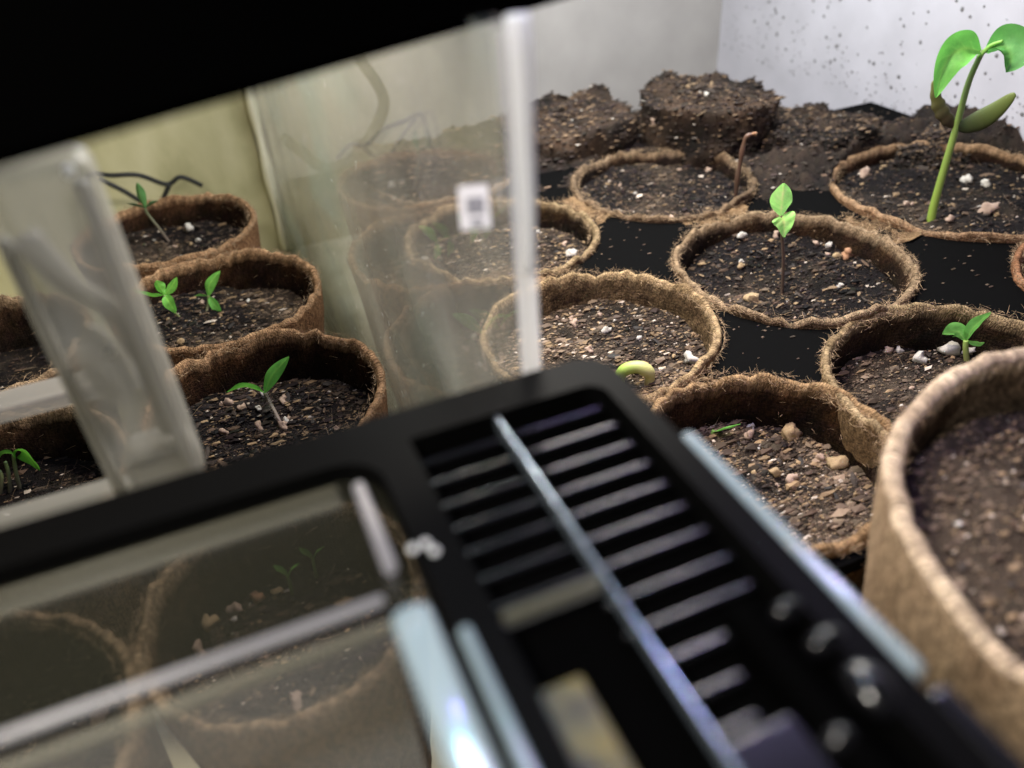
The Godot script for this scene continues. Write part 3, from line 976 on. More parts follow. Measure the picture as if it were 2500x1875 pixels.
func pots() -> void:
	var all := [
		{x = 0.1485, z = 0.2831, r = 0.0437, h = 0.08, soil = 0.066, dry = 0.22, bank = Vector2(0.25, -0.45), crumbs = 2600, chips = 40, perlite = 12, tint = Color(0.8, 0.8, 0.8), edge = 0.003, label = "coir pot holding the small seedling with bright oval leaves, between bean pot and dry pot",
			grains = [[0.1546, 0.2424, 0.0017, 0], [0.1691, 0.2486, 0.0017, 1], [0.186, 0.2741, 0.0024, 3], [0.183, 0.266, 0.0013, 0], [0.181, 0.2727, 0.0016, 2], [0.177, 0.2716, 0.0014, 1], [0.1317, 0.2853, 0.003, 2], [0.184, 0.259, 0.0013, 1], [0.143, 0.262, 0.0013, 2], [0.168, 0.29, 0.0011, 0]]},
		{x = 0.0642, z = 0.2913, r = 0.0405, h = 0.08, soil = 0.067, dry = 0.85, pale_inside = 0.7, bank = Vector2(0.35, -0.2), crumbs = 3200, chips = 22, perlite = 14, tint = Color(1.05, 1.05, 0.95), label = "coir pot of dry pale soil with a hooked bean sprout, cut by the grille",
			grains = [[0.0891, 0.3081, 0.0023, 0], [0.0661, 0.2673, 0.0016, 1], [0.0746, 0.2767, 0.0015, 0], [0.0814, 0.2881, 0.0013, 0], [0.0626, 0.2869, 0.0014, 1]]},
		{x = 0.147, z = 0.368, r = 0.043, h = 0.08, soil = 0.0655, dry = 0.4, bank = Vector2(-0.1, 0.4), crumbs = 2600, chips = 26, perlite = 18, tint = Color(0.95, 0.98, 0.9), label = "coir pot partly hidden by the big near pot, with a two-leaved seedling",
			grains = [[0.1717, 0.3381, 0.0032, 0], [0.1586, 0.3394, 0.0022, 0], [0.1523, 0.3264, 0.0014, 1], [0.1565, 0.3315, 0.0014, 0], [0.176, 0.342, 0.0018, 0]]},
		{x = 0.0736, z = 0.3668, r = 0.0365, h = 0.08, soil = 0.0635, dry = 0.72, bank = Vector2(0.1, 0.45), crumbs = 3600, chips = 44, perlite = 12, tint = Color(0.92, 0.84, 0.72), label = "coir pot of chunky mix with tan pebbles, between the hood and the big near pot",
			grains = [[0.1005, 0.3481, 0.0029, 2], [0.1023, 0.3653, 0.0029, 2], [0.0866, 0.3447, 0.0015, 1], [0.0904, 0.3408, 0.0011, 0], [0.0993, 0.3614, 0.0013, 1], [0.0832, 0.3617, 0.0014, 2], [0.0864, 0.3652, 0.0015, 1]]},
		{x = 0.253, z = 0.262, r = 0.052, h = 0.08, soil = 0.0725, dry = 0.2, crumbs = 2200, chips = 24, perlite = 12, tint = Color(0.95, 0.85, 0.8), edge = 0.002, label = "wide coir pot holding the tall bean plant by the white wall",
			grains = [[0.2392, 0.2228, 0.0024, 1], [0.274, 0.2488, 0.0024, 0], [0.2751, 0.2578, 0.0018, 0], [0.2545, 0.2773, 0.0032, 1], [0.2328, 0.2777, 0.0017, 1], [0.2318, 0.2554, 0.0016, 1]]},
		{x = 0.243, z = 0.353, r = 0.0425, h = 0.08, soil = 0.06, dry = 0.15, crumbs = 900, chips = 8, perlite = 4, tint = Color(1.1, 0.8, 0.7), label = "reddish coir pot cut off by the right edge below the bean pot"},
		{x = 0.149, z = 0.1926, r = 0.0415, h = 0.08, soil = 0.0735, dry = 0.22, crumbs = 2000, chips = 18, perlite = 16, dark = 0.35, tint = Color(0.8, 0.78, 0.78), label = "dark coir pot filled near its rim with a bent brown twig standing in it",
			grains = [[0.1497, 0.2251, 0.0026, 1], [0.136, 0.2215, 0.0022, 1], [0.182, 0.1805, 0.0016, 1], [0.1705, 0.1733, 0.001, 1]]},
		{x = 0.0625, z = 0.2085, r = 0.0395, h = 0.08, soil = 0.069, dry = 0.55, crumbs = 1800, chips = 14, perlite = 16, bank = Vector2(0.1, 0.3), tint = Color(0.78, 0.8, 0.74), label = "coir pot of brown crumbly soil half behind the upright glass edge",
			grains = [[0.0882, 0.2211, 0.0022, 0], [0.0864, 0.1908, 0.001, 0], [0.09, 0.2105, 0.0013, 1]]},
		{x = 0.064, z = 0.128, r = 0.037, h = 0.08, soil = 0.07, dry = 0.3, crumbs = 700, chips = 8, perlite = 6, dark = 0.4, label = "coir pot seen dimly through the glass at the back"},
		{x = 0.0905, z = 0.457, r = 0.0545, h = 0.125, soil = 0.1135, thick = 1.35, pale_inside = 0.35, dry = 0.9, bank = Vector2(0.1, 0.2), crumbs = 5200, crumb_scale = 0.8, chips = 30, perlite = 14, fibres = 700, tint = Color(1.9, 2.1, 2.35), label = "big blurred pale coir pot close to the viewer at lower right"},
		{x = -0.065, z = 0.127, r = 0.0388, h = 0.08, soil = 0.067, dry = 0.3, bank = Vector2(-0.55, -0.2), crumbs = 1300, chips = 14, perlite = 10, tint = Color(1.1, 0.95, 0.85), label = "farthest coir pot of the left row, with a fuzzy grey-green seedling",
			grains = [[-0.0565, 0.105, 0.0026, 0], [-0.0536, 0.1199, 0.0012, 0], [-0.0627, 0.1361, 0.001, 0]]},
		{x = -0.0515, z = 0.2033, r = 0.0385, h = 0.08, soil = 0.065, dry = 0.32, bank = Vector2(-0.6, -0.3), crumbs = 2200, chips = 20, perlite = 10, tint = Color(1.1, 0.95, 0.85), label = "middle coir pot of the left row, with two slender seedlings",
			grains = [[-0.0582, 0.1803, 0.0014, 1], [-0.0407, 0.1841, 0.0011, 0], [-0.0683, 0.2084, 0.0016, 2]]},
		{x = -0.0446, z = 0.2764, r = 0.037, h = 0.08, soil = 0.0635, dry = 0.25, bank = Vector2(-0.55, -0.15), crumbs = 3600, chips = 46, perlite = 10, tint = Color(1.1, 0.95, 0.85), label = "nearest coir pot of the left row, with one two-leaved seedling beside the hood",
			grains = [[-0.0567, 0.255, 0.0016, 1], [-0.0523, 0.2466, 0.001, 0], [-0.0451, 0.2534, 0.0013, 0], [-0.0529, 0.2604, 0.0015, 1], [-0.0494, 0.2702, 0.0016, 1], [-0.0396, 0.2594, 0.0016, 1], [-0.0419, 0.2729, 0.0018, 1], [-0.06, 0.2697, 0.0013, 1], [-0.0405, 0.2712, 0.0012, 0]]},
		{x = -0.122, z = 0.285, r = 0.038, h = 0.08, soil = 0.062, dry = 0.2, crumbs = 900, chips = 10, perlite = 6, label = "coir pot at the left edge behind the clear ledge, with a blurred seedling"},
		{x = -0.133, z = 0.2, r = 0.038, h = 0.08, soil = 0.06, dry = 0.2, crumbs = 500, chips = 4, perlite = 3, label = "dark coir pot left of the clear post, mostly hidden"},
		{x = -0.0537, z = 0.3578, r = 0.033, h = 0.078, soil = 0.056, dry = 0.15, crumbs = 1200, chips = 14, perlite = 8, label = "coir pot under the clear hood window, seen through the front glass",
			grains = [[-0.0576, 0.3708, 0.0022, 1], [-0.0551, 0.3767, 0.0019, 1], [-0.0742, 0.3721, 0.0019, 0], [-0.0648, 0.3766, 0.001, 0], [-0.0572, 0.3683, 0.0015, 1], [-0.0614, 0.3343, 0.0021, 3], [-0.0734, 0.3391, 0.0024, 2], [-0.0775, 0.3445, 0.0021, 1], [-0.0672, 0.3360, 0.0018, 1], [-0.0560, 0.3345, 0.0016, 2]]},  # rear grains stand in for small tan reflections in the window
		{x = -0.121, z = 0.372, r = 0.036, h = 0.08, soil = 0.06, dry = 0.2, crumbs = 900, chips = 8, perlite = 4, label = "coir pot at the lower left corner behind the front glass",
			grains = [[-0.0953, 0.352, 0.0024, 2], [-0.0987, 0.358, 0.002, 1]]},  # these grains continue the row of tan reflections
	]
	for p in all: p.node = coir_pot(p)
	tray(all)
	webs(all)
	spilled_soil(all)
	clod("block of crumbly potting soil flaring upward, tallest thing along the back", Vector3(0.203, 0.055, 0.147), 0.034, 0.035, 0.044, 1, 0.25)
	clod("soil clump flecked with white grains, between the glass edge and the tallest soil block", Vector3(0.138, 0.050, 0.112), 0.038, 0.035, 0.039, 2, 0.1)
	clod("low dark heap of soil behind the twig, left of the bean pot", Vector3(0.247, 0.064, 0.178), 0.034, 0.028, 0.02, 3, -0.2)
	clod("small dark soil mound against the white wall behind the bean pot", Vector3(0.288, 0.066, 0.212), 0.03, 0.022, 0.014, 4, -0.2)
	clod("dark soil heap seen dimly through the hazy glass at the back", Vector3(0.066, 0.05, 0.118), 0.042, 0.04, 0.034, 5, -0.1)

func seedlings() -> void:
	var side := Vector3(0.92, 0, 0.39)
	var to_eye := Vector3(-0.39, 0.3, 0.87)
	# tall bean
	var t := thing("bean_plant", "tall bean plant with drooping leaves and two split seed halves", "seedling", Vector3(0.2315, 0.072, 0.2707))
	stem_of(t, [Vector3(0.2315, 0.069, 0.2707), Vector3(0.2311, 0.077, 0.2702), Vector3(0.2312, 0.091, 0.2703), Vector3(0.2315, 0.111, 0.2707), Vector3(0.2316, 0.1281, 0.2708), Vector3(0.2329, 0.1395, 0.2722)], 0.0018, 0.0010, Color(0.26, 0.38, 0.06), Color(0.13, 0.2, 0.06))
	leaf_of(t, [Vector3(0.2326, 0.1390, 0.272), Vector3(0.2245, 0.1413, 0.2708), Vector3(0.2188, 0.1372, 0.2698), Vector3(0.2160, 0.1250, 0.2708)], 0.0118, Vector3(-0.27, -0.81, 0.52), 0.7, Color(0.17, 0.52, 0.09), 0.5, Vector3(0.92, -0.06, 0.39))
	leaf_of(t, [Vector3(0.2333, 0.1394, 0.2728), Vector3(0.2343, 0.1425, 0.2789), Vector3(0.2332, 0.1395, 0.2840), Vector3(0.2305, 0.1350, 0.2857)], 0.0132, Vector3(0.27, 0.81, -0.52), 0.7, Color(0.1, 0.33, 0.07), 0.5, Vector3(0.92, -0.06, 0.39))
	stem_of(t, [Vector3(0.2322, 0.137, 0.2716), Vector3(0.2333, 0.1415, 0.2745), Vector3(0.2337, 0.1438, 0.2785)], 0.0009, 0.0005, Color(0.2, 0.4, 0.08), Color(0.25, 0.5, 0.1), "leaf_stalk")
	for k in 2:
		var s := Shape.new()
		var pts: Array = [[Vector3(0.2318, 0.1105, 0.2712), Vector3(0.2334, 0.1142, 0.2770), Vector3(0.2352, 0.1196, 0.2822), Vector3(0.2370, 0.1268, 0.2868)], [Vector3(0.2311, 0.1112, 0.2701), Vector3(0.2272, 0.1152, 0.2678), Vector3(0.2240, 0.1210, 0.2652), Vector3(0.2218, 0.1285, 0.2634)]][k]
		tube(s, pts.map(func(q): return q - t.position), func(u): return 0.0004 + (0.0034 if k == 0 else 0.0024) * pow(sin(PI * pow(clampf(0.02 + u * 0.97, 0, 1), 0.85)), 0.75) * (1.0 if k == 0 else 1.0 + 0.12 * sin(u * 34.0)), func(u): return Color(0.02, 0.028, 0.012).lerp(Color(0.17, 0.23, 0.05), pow(u, 1.8)) if k == 0 else Color(0.03, 0.018, 0.011).lerp(Color(0.16, 0.17, 0.05), u * u), 14, 8, 0.42, to_eye)
		var cot := part("seed_half", s.mesh(), M.stem, t)
		cot.set_meta("label", "plump green seed half" if k == 0 else "shrivelled brown seed half")
	# bright two-leaf seedling
	t = thing("seedling", "small seedling with glowing green oval leaves in the middle right pot", "seedling", Vector3(0.1482, 0.064, 0.2818))
	stem_of(t, [Vector3(0.1482, 0.0625, 0.2818), Vector3(0.147, 0.0796, 0.2806), Vector3(0.1453, 0.0916, 0.2791), Vector3(0.1446, 0.0968, 0.2786)], 0.0006, 0.0005, Color(0.09, 0.06, 0.045), Color(0.16, 0.1, 0.07))
	leaf_of(t, [Vector3(0.1446, 0.0966, 0.2785), Vector3(0.1443, 0.1018, 0.2785), Vector3(0.1442, 0.1090, 0.2782)], 0.0080, side, 0.3, Color(0.46, 0.97, 0.24), 0.55)
	leaf_of(t, [Vector3(0.1446, 0.097, 0.2788), Vector3(0.1450, 0.0945, 0.2805), Vector3(0.1455, 0.0890, 0.2808)], 0.0088, side, 0.25, Color(0.46, 0.97, 0.24), 0.22)
	# seedling by the big near pot
	t = thing("seedling", "young seedling with a broad and a narrow leaf by the big pot", "seedling", Vector3(0.1727, 0.0635, 0.347))
	stem_of(t, [Vector3(0.1729, 0.0610, 0.347), Vector3(0.1712, 0.0690, 0.3449), Vector3(0.1708, 0.0725, 0.3442)], 0.0010, 0.0008, Color(0.22, 0.2, 0.08), Color(0.3, 0.45, 0.1))
	leaf_of(t, [Vector3(0.1708, 0.0723, 0.3442), Vector3(0.1688, 0.0750, 0.3415), Vector3(0.1662, 0.0731, 0.3388)], 0.0062, Vector3(0.3, 0.75, 0.5), 0.3, Color(0.19, 0.52, 0.11), 0.55)
	leaf_of(t, [Vector3(0.1708, 0.0723, 0.3442), Vector3(0.1713, 0.0785, 0.3451), Vector3(0.1733, 0.0842, 0.3477)], 0.0045, Vector3(0.8, -0.3, 0.3), 0.3, Color(0.19, 0.52, 0.11), 0.5)
	leaf_of(t, [Vector3(0.1708, 0.0723, 0.3442), Vector3(0.1727, 0.0724, 0.3471), Vector3(0.1738, 0.0732, 0.3485)], 0.0026, Vector3(0, 0.8, 0.5), 0.2, Color(0.2, 0.52, 0.12), 0.5)
	# hooked bean sprout
	t = thing("bean_sprout", "pale green hooked bean sprout arching out of dry soil", "seedling", Vector3(0.0648, 0.066, 0.3062))
	var hook := Shape.new()
	tube(hook, [Vector3(0.0640, 0.062, 0.3065), Vector3(0.0634, 0.0685, 0.3061), Vector3(0.0652, 0.0722, 0.3070), Vector3(0.0688, 0.0734, 0.3092), Vector3(0.0716, 0.0714, 0.3110), Vector3(0.0720, 0.0684, 0.3112), Vector3(0.0716, 0.065, 0.311)].map(func(q): return q - t.position), func(u): return 0.0021 - 0.0006 * u + 0.00012 * sin(u * 23.0) + 0.0005 * exp(-pow((u - 0.55) * 6.0, 2.0)), func(u): return Color(0.34, 0.5, 0.09).lerp(Color(0.52, 0.5, 0.2), smoothstep(0.3, 0.65, u)).lerp(Color(0.2, 0.13, 0.07), smoothstep(0.7, 0.95, u)), 12, 6)
	part("stem", hook.mesh(), M.stem, t)
	# blade
	t = thing("seedling", "single narrow green leaf poking up beside the clear hood edge", "seedling", Vector3(0.0776, 0.0587, 0.338))
	stem_of(t, [Vector3(0.0775, 0.0600, 0.3390), Vector3(0.0776, 0.0638, 0.3388), Vector3(0.0780, 0.0651, 0.3388)], 0.0006, 0.0005, Color(0.2, 0.25, 0.07), Color(0.2, 0.4, 0.08))
	leaf_of(t, [Vector3(0.0778, 0.0645, 0.3388), Vector3(0.0803, 0.0672, 0.3412), Vector3(0.0834, 0.0694, 0.3440)], 0.0026, Vector3(-0.4, 0.7, 0.5), 0.3, Color(0.17, 0.52, 0.09), 0.5)
	# twig
	t = thing("twig", "bent brown twig with an orange broken tip in the dark pot", "twig", Vector3(0.1682, 0.07, 0.2223))
	var s := Shape.new()
	tube(s, [Vector3(0.168, 0.068, 0.2223), Vector3(0.1675, 0.0838, 0.2223), Vector3(0.168, 0.0961, 0.2226), Vector3(0.1688, 0.1045, 0.2231), Vector3(0.1712, 0.1063, 0.2246)].map(func(q): return q - t.position), func(u): return 0.0011 - 0.0002 * u + 0.0002 * sin(u * 25.0), func(u): return Color(0.06, 0.035, 0.025).lerp(Color(0.13, 0.07, 0.045), u), 8, 5)
	part("twig_stem", s.mesh(), M.stem, t)
	part("broken_tip", pieces.grain[1], M.grain3, t, Vector3(0.1716, 0.1063, 0.2249) - t.position).scale = Vector3.ONE * 0.0011
	# left row
	t = thing("seedling", "fuzzy grey-green seedling with a drooping top in the farthest left pot", "seedling", Vector3(-0.0725, 0.06, 0.1094))
	stem_of(t, [Vector3(-0.0655, 0.062, 0.1094), Vector3(-0.0685, 0.0722, 0.1094), Vector3(-0.0716, 0.0815, 0.1094), Vector3(-0.0718, 0.0845, 0.1094)], 0.0006, 0.0006, Color(0.18, 0.13, 0.11), Color(0.14, 0.18, 0.09))
	leaf_of(t, [Vector3(-0.0718, 0.0835, 0.1094), Vector3(-0.0722, 0.09, 0.1094), Vector3(-0.0716, 0.0965, 0.1094)], 0.0042, side, 0.8, Color(0.1, 0.26, 0.08), 0.55)
	leaf_of(t, [Vector3(-0.0718, 0.0845, 0.1094), Vector3(-0.0690, 0.0868, 0.1095), Vector3(-0.0655, 0.087, 0.1098)], 0.0032, Vector3(0, 0.6, 0.8), 0.5, Color(0.06, 0.16, 0.06), 0.5)
	leaf_of(t, [Vector3(-0.0718, 0.0845, 0.1094), Vector3(-0.075, 0.0862, 0.1097), Vector3(-0.0785, 0.0885, 0.11)], 0.003, Vector3(0, 0.6, 0.8), 0.5, Color(0.05, 0.11, 0.05), 0.5)
	t = thing("seedling", "tiny pale sprout at the left side of the farthest left pot", "seedling", Vector3(-0.0818, 0.06, 0.1111))
	stem_of(t, [Vector3(-0.0800, 0.062, 0.1111), Vector3(-0.0804, 0.0668, 0.111)], 0.0004, 0.0003, Color(0.12, 0.18, 0.07), Color(0.14, 0.22, 0.08))
	leaf_of(t, [Vector3(-0.0804, 0.0668, 0.111), Vector3(-0.082, 0.068, 0.1112), Vector3(-0.0838, 0.067, 0.1113)], 0.0016, Vector3(0, 0.5, 0.8), 0.4, Color(0.14, 0.26, 0.1), 0.5)
	leaf_of(t, [Vector3(-0.0804, 0.0668, 0.111), Vector3(-0.0785, 0.0678, 0.1108), Vector3(-0.0768, 0.0688, 0.1106)], 0.0016, Vector3(0, 0.5, 0.8), 0.4, Color(0.13, 0.25, 0.09), 0.5)
	t = thing("seedling", "four-leaved seedling leaning left over the middle left pot", "seedling", Vector3(-0.0651, 0.056, 0.1894))
	stem_of(t, [Vector3(-0.0632, 0.063, 0.1945), Vector3(-0.0662, 0.0655, 0.1894), Vector3(-0.0696, 0.0735, 0.1894), Vector3(-0.0698, 0.0785, 0.1894)], 0.0006, 0.0005, Color(0.2, 0.17, 0.1), Color(0.2, 0.26, 0.1))
	leaf_of(t, [Vector3(-0.0698, 0.0785, 0.1894), Vector3(-0.0745, 0.0795, 0.1896), Vector3(-0.081, 0.0845, 0.19)], 0.0036, Vector3(0, 0.7, 0.7), 0.4, Color(0.2, 0.58, 0.085), 0.5)
	leaf_of(t, [Vector3(-0.0698, 0.0785, 0.1894), Vector3(-0.0666, 0.081, 0.1894), Vector3(-0.0635, 0.0845, 0.1894)], 0.0033, Vector3(0.6, -0.5, 0.5), 0.4, Color(0.2, 0.58, 0.085), 0.5)
	leaf_of(t, [Vector3(-0.0698, 0.0785, 0.1894), Vector3(-0.0688, 0.0765, 0.192), Vector3(-0.0678, 0.072, 0.1932)], 0.0048, side, 0.3, Color(0.19, 0.58, 0.085), 0.5)
	leaf_of(t, [Vector3(-0.0698, 0.0785, 0.1894), Vector3(-0.0704, 0.081, 0.188), Vector3(-0.0712, 0.084, 0.187)], 0.0042, side, 0.3, Color(0.19, 0.58, 0.085), 0.6)
	t = thing("seedling", "upright seedling with one long leaf, right of its twin in the middle left pot", "seedling", Vector3(-0.0612, 0.057, 0.1843))
	stem_of(t, [Vector3(-0.0590, 0.063, 0.1880), Vector3(-0.0562, 0.067, 0.1841), Vector3(-0.0548, 0.0715, 0.184)], 0.0006, 0.0005, Color(0.15, 0.11, 0.08), Color(0.2, 0.26, 0.1))
	leaf_of(t, [Vector3(-0.0548, 0.0712, 0.184), Vector3(-0.053, 0.0760, 0.1838), Vector3(-0.0478, 0.0805, 0.1836)], 0.0042, Vector3(0.7, -0.5, 0.5), 0.4, Color(0.19, 0.56, 0.09), 0.5)
	leaf_of(t, [Vector3(-0.0548, 0.0712, 0.184), Vector3(-0.0533, 0.068, 0.1862), Vector3(-0.0522, 0.064, 0.187)], 0.0038, side, 0.4, Color(0.17, 0.52, 0.09), 0.5)
	leaf_of(t, [Vector3(-0.0548, 0.0712, 0.184), Vector3(-0.0575, 0.0722, 0.1842), Vector3(-0.06, 0.0728, 0.1843)], 0.0022, Vector3(0, 0.7, 0.7), 0.4, Color(0.14, 0.36, 0.07), 0.5)
	t = thing("seedling", "crisp two-leaved seedling with a hairy stem in the nearest left pot", "seedling", Vector3(-0.0422, 0.055, 0.2656))
	stem_of(t, [Vector3(-0.0422, 0.0615, 0.2762), Vector3(-0.0429, 0.0655, 0.2700), Vector3(-0.0439, 0.069, 0.2658), Vector3(-0.0446, 0.0732, 0.2656)], 0.0007, 0.0006, Color(0.24, 0.16, 0.14), Color(0.14, 0.15, 0.09))
	s = Shape.new()
	for k in 120:
		var u := rng.randf()
		var b := Vector3(-0.0424, 0.0640, 0.2725).lerp(Vector3(-0.0446, 0.0732, 0.2656), u) - t.position
		strand(s, b, Vector3(rnd(-1, 1), rnd(-0.2, 0.4), rnd(-1, 1)).normalized(), rnd(0.0008, 0.0014), 0.00003, Color(0.4, 0.36, 0.32))
	var hair := part("stem_hair", s.mesh(false), M.fibre, t)
	hair.set_meta("kind", "stuff")
	leaf_of(t, [Vector3(-0.0446, 0.0732, 0.2656), Vector3(-0.0497, 0.0775, 0.2656), Vector3(-0.0556, 0.0773, 0.2657)], 0.0042, Vector3(0.1, 0.75, 0.65), 0.35, Color(0.15, 0.5, 0.07), 0.5)
	leaf_of(t, [Vector3(-0.0446, 0.0732, 0.2656), Vector3(-0.0407, 0.0790, 0.2656), Vector3(-0.0343, 0.0842, 0.2657)], 0.0044, Vector3(0.7, -0.5, 0.5), 0.35, Color(0.13, 0.44, 0.07), 0.5)
	# far left
	t = thing("seedling", "blurred seedling with drooping leaf at the left edge behind the clear ledge", "seedling", Vector3(-0.1241, 0.06, 0.262))
	for k in 3:
		stem_of(t, [Vector3(-0.122 - 0.003 * k, 0.06, 0.264), Vector3(-0.121 - 0.002 * k, 0.067, 0.262), Vector3(-0.1195 - 0.003 * k, 0.073 - 0.002 * k, 0.261)], 0.0006, 0.0005, Color(0.12, 0.1, 0.06), Color(0.14, 0.2, 0.07))
	leaf_of(t, [Vector3(-0.1195, 0.073, 0.261), Vector3(-0.1165, 0.0735, 0.262), Vector3(-0.1145, 0.066, 0.263)], 0.006, Vector3(0.7, 0.4, 0.5), 0.4, Color(0.12, 0.4, 0.04), 0.45)
	leaf_of(t, [Vector3(-0.1195, 0.073, 0.261), Vector3(-0.122, 0.0745, 0.262), Vector3(-0.125, 0.071, 0.263)], 0.004, Vector3(0.3, 0.6, 0.7), 0.4, Color(0.1, 0.3, 0.04), 0.5)
	for k in 2:
		var at: Vector3 = [Vector3(-0.0524, 0.058, 0.337), Vector3(-0.0452, 0.058, 0.334)][k]
		t = thing("seedling", ["tiny lime sprout under the clear hood window, left of another", "taller dim sprout under the clear hood window, nearest the grille"][k], "seedling", at)
		stem_of(t, [at - Vector3(0, 0.002, 0), at + Vector3(0.0004, 0.005, 0)], 0.0005, 0.0004, Color(0.14, 0.2, 0.06), Color(0.2, 0.4, 0.08))
		leaf_of(t, [at + Vector3(0.0004, 0.005, 0), at + Vector3(0.002, 0.0075, 0), at + Vector3(0.0042, 0.0082, 0)], 0.0026, Vector3(0, 0.7, 0.7), 0.3, Color(0.16, 0.45, 0.06), 0.5)
		leaf_of(t, [at + Vector3(0.0004, 0.005, 0), at + Vector3(-0.001, 0.008, 0), at + Vector3(-0.002, 0.0105, 0)], 0.0024, side, 0.3, Color(0.12, 0.3, 0.06), 0.5)

func divider() -> void:
	var t := thing("glass_divider", "hazy upright glass pane with a bright front edge between the compartments", "glass pane", Vector3(PANE_X, 0, 0.2))
	part("pane", box_mesh(Vector3(0.003, 0.199, 0.392), 0.0004), M.glass, t, Vector3(0.0015, 0.1015, 0.0))
	var s := sheet(Vector3(0.0034, 0.002, 0.196), Vector3(0, 0, -0.392), Vector3(0, 0.199, 0))
	part("condensation", s, M.fog, t)
	part("condensation", sheet(Vector3(-0.0004, 0.002, 0.196), Vector3(0, 0, -0.392), Vector3(0, 0.199, 0)), M.film, t)
	part("ground_edge", box_mesh(Vector3(0.0030, 0.199, 0.002), 0.0006), M.glass_edge, t, Vector3(0.0015, 0.1015, 0.198))
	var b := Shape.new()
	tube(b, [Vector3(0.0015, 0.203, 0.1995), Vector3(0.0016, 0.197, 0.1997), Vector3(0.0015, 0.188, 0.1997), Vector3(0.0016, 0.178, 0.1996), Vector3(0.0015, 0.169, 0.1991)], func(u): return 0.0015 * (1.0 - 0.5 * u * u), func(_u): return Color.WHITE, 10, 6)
	part("edge_highlight", b.mesh(), M.bright_white, t)  # white bead painting the lit upper part of the glass edge
	b = Shape.new()
	tube(b, [Vector3(-0.0005, 0.002, -0.1965), Vector3(-0.0008, 0.05, -0.196), Vector3(-0.0003, 0.1, -0.1966), Vector3(-0.0006, 0.15, -0.196), Vector3(-0.0005, 0.2, -0.1966)], func(u): return 0.0026 + 0.0007 * sin(u * 31.0), func(_u): return Color.WHITE, 10, 6)
	part("corner_sealant", b.mesh(), M.sealant, t)
	# sticker with bars on the pane
	var st := part("sticker", box_mesh(Vector3(0.0044, 0.0066, 0.0002), 0.0001), M.paper, t, Vector3(-0.0029, 0.1765, 0.1905))
	st.rotation = Vector3(-0.75, -0.38, 0.03)
	for k in 9:
		var y := 0.0011 - 0.00042 * k - (0.0006 if k > 5 else 0.0)
		part("printed_bar", box_mesh(Vector3(0.0026 if k < 6 else 0.0018, [0.00034, 0.0002, 0.00032, 0.00025, 0.0003, 0.0002, 0.00034, 0.0002, 0.0002][k], 0.0001), 0.00003), M.ink, st, Vector3(0.0002, y, 0.00015))
	# wisps of scratches and dust on the glass
	s = null
	var d := Shape.new()
	for k in 130:
		var y := rnd(0.06, 0.19) - 0.0
		var z := rnd(-0.15, 0.16)
		strand(d, Vector3(-0.0006, y, z), Vector3(0, rnd(-1, 1), rnd(-1, 1)).normalized(), rnd(0.0004, 0.002), 0.00005, Color(0.75, 0.75, 0.7))
	var dust := part("dust_flecks", d.mesh(false), M.fibre, t)
	dust.set_meta("kind", "stuff")
	# cables
	var c := Shape.new()
	t = thing("cable", "thin black cable looping along the cream wall behind the left pots", "cable", Vector3(-0.09, 0.05, 0.02))
	for pts in [
		[Vector3(-0.1045, 0.05, 0.02), Vector3(-0.103, 0.063, 0.02), Vector3(-0.1, 0.0755, 0.02), Vector3(-0.088, 0.074, 0.022), Vector3(-0.0756, 0.0715, 0.022), Vector3(-0.0635, 0.0631, 0.02), Vector3(-0.055, 0.0655, 0.02), Vector3(-0.0455, 0.0585, 0.02)],
		[Vector3(-0.096, 0.0735, 0.021), Vector3(-0.087, 0.066, 0.022), Vector3(-0.076, 0.0544, 0.022), Vector3(-0.07, 0.054, 0.022), Vector3(-0.062, 0.063, 0.021)],
		[Vector3(-0.1045, 0.05, 0.02), Vector3(-0.1, 0.044, 0.02), Vector3(-0.088, 0.046, 0.022), Vector3(-0.078, 0.0535, 0.022)]]:
		c = Shape.new()
		tube(c, pts.map(func(q): return q - t.position), func(_u): return 0.0013, func(_u): return Color.WHITE, 8, 8)
		part("cable_run", c.mesh(), M.cable, t)
	t = thing("cable", "added dark cable loop behind the hazy glass, standing in for a mirrored cable", "cable", Vector3(0.03, 0.06, 0.03))  # added loop in place of the left cable reflected in the pane
	for pts in [
		[Vector3(0.05, 0.126, 0.03), Vector3(0.0542, 0.1136, 0.03), Vector3(0.0636, 0.0893, 0.03), Vector3(0.049, 0.0678, 0.03), Vector3(0.036, 0.0585, 0.03), Vector3(0.0221, 0.0585, 0.03), Vector3(0.012, 0.0701, 0.03), Vector3(0.003, 0.0800, 0.03)],
		[Vector3(0.0428, 0.0479, 0.03), Vector3(0.0291, 0.0348, 0.03), Vector3(0.0106, 0.0271, 0.03), Vector3(0.002, 0.026, 0.03)]]:
		c = Shape.new()
		tube(c, pts.map(func(q): return q - t.position), func(_u): return 0.0034, func(_u): return Color.WHITE, 8, 8)
		part("cable_run", c.mesh(), M.cable, t)

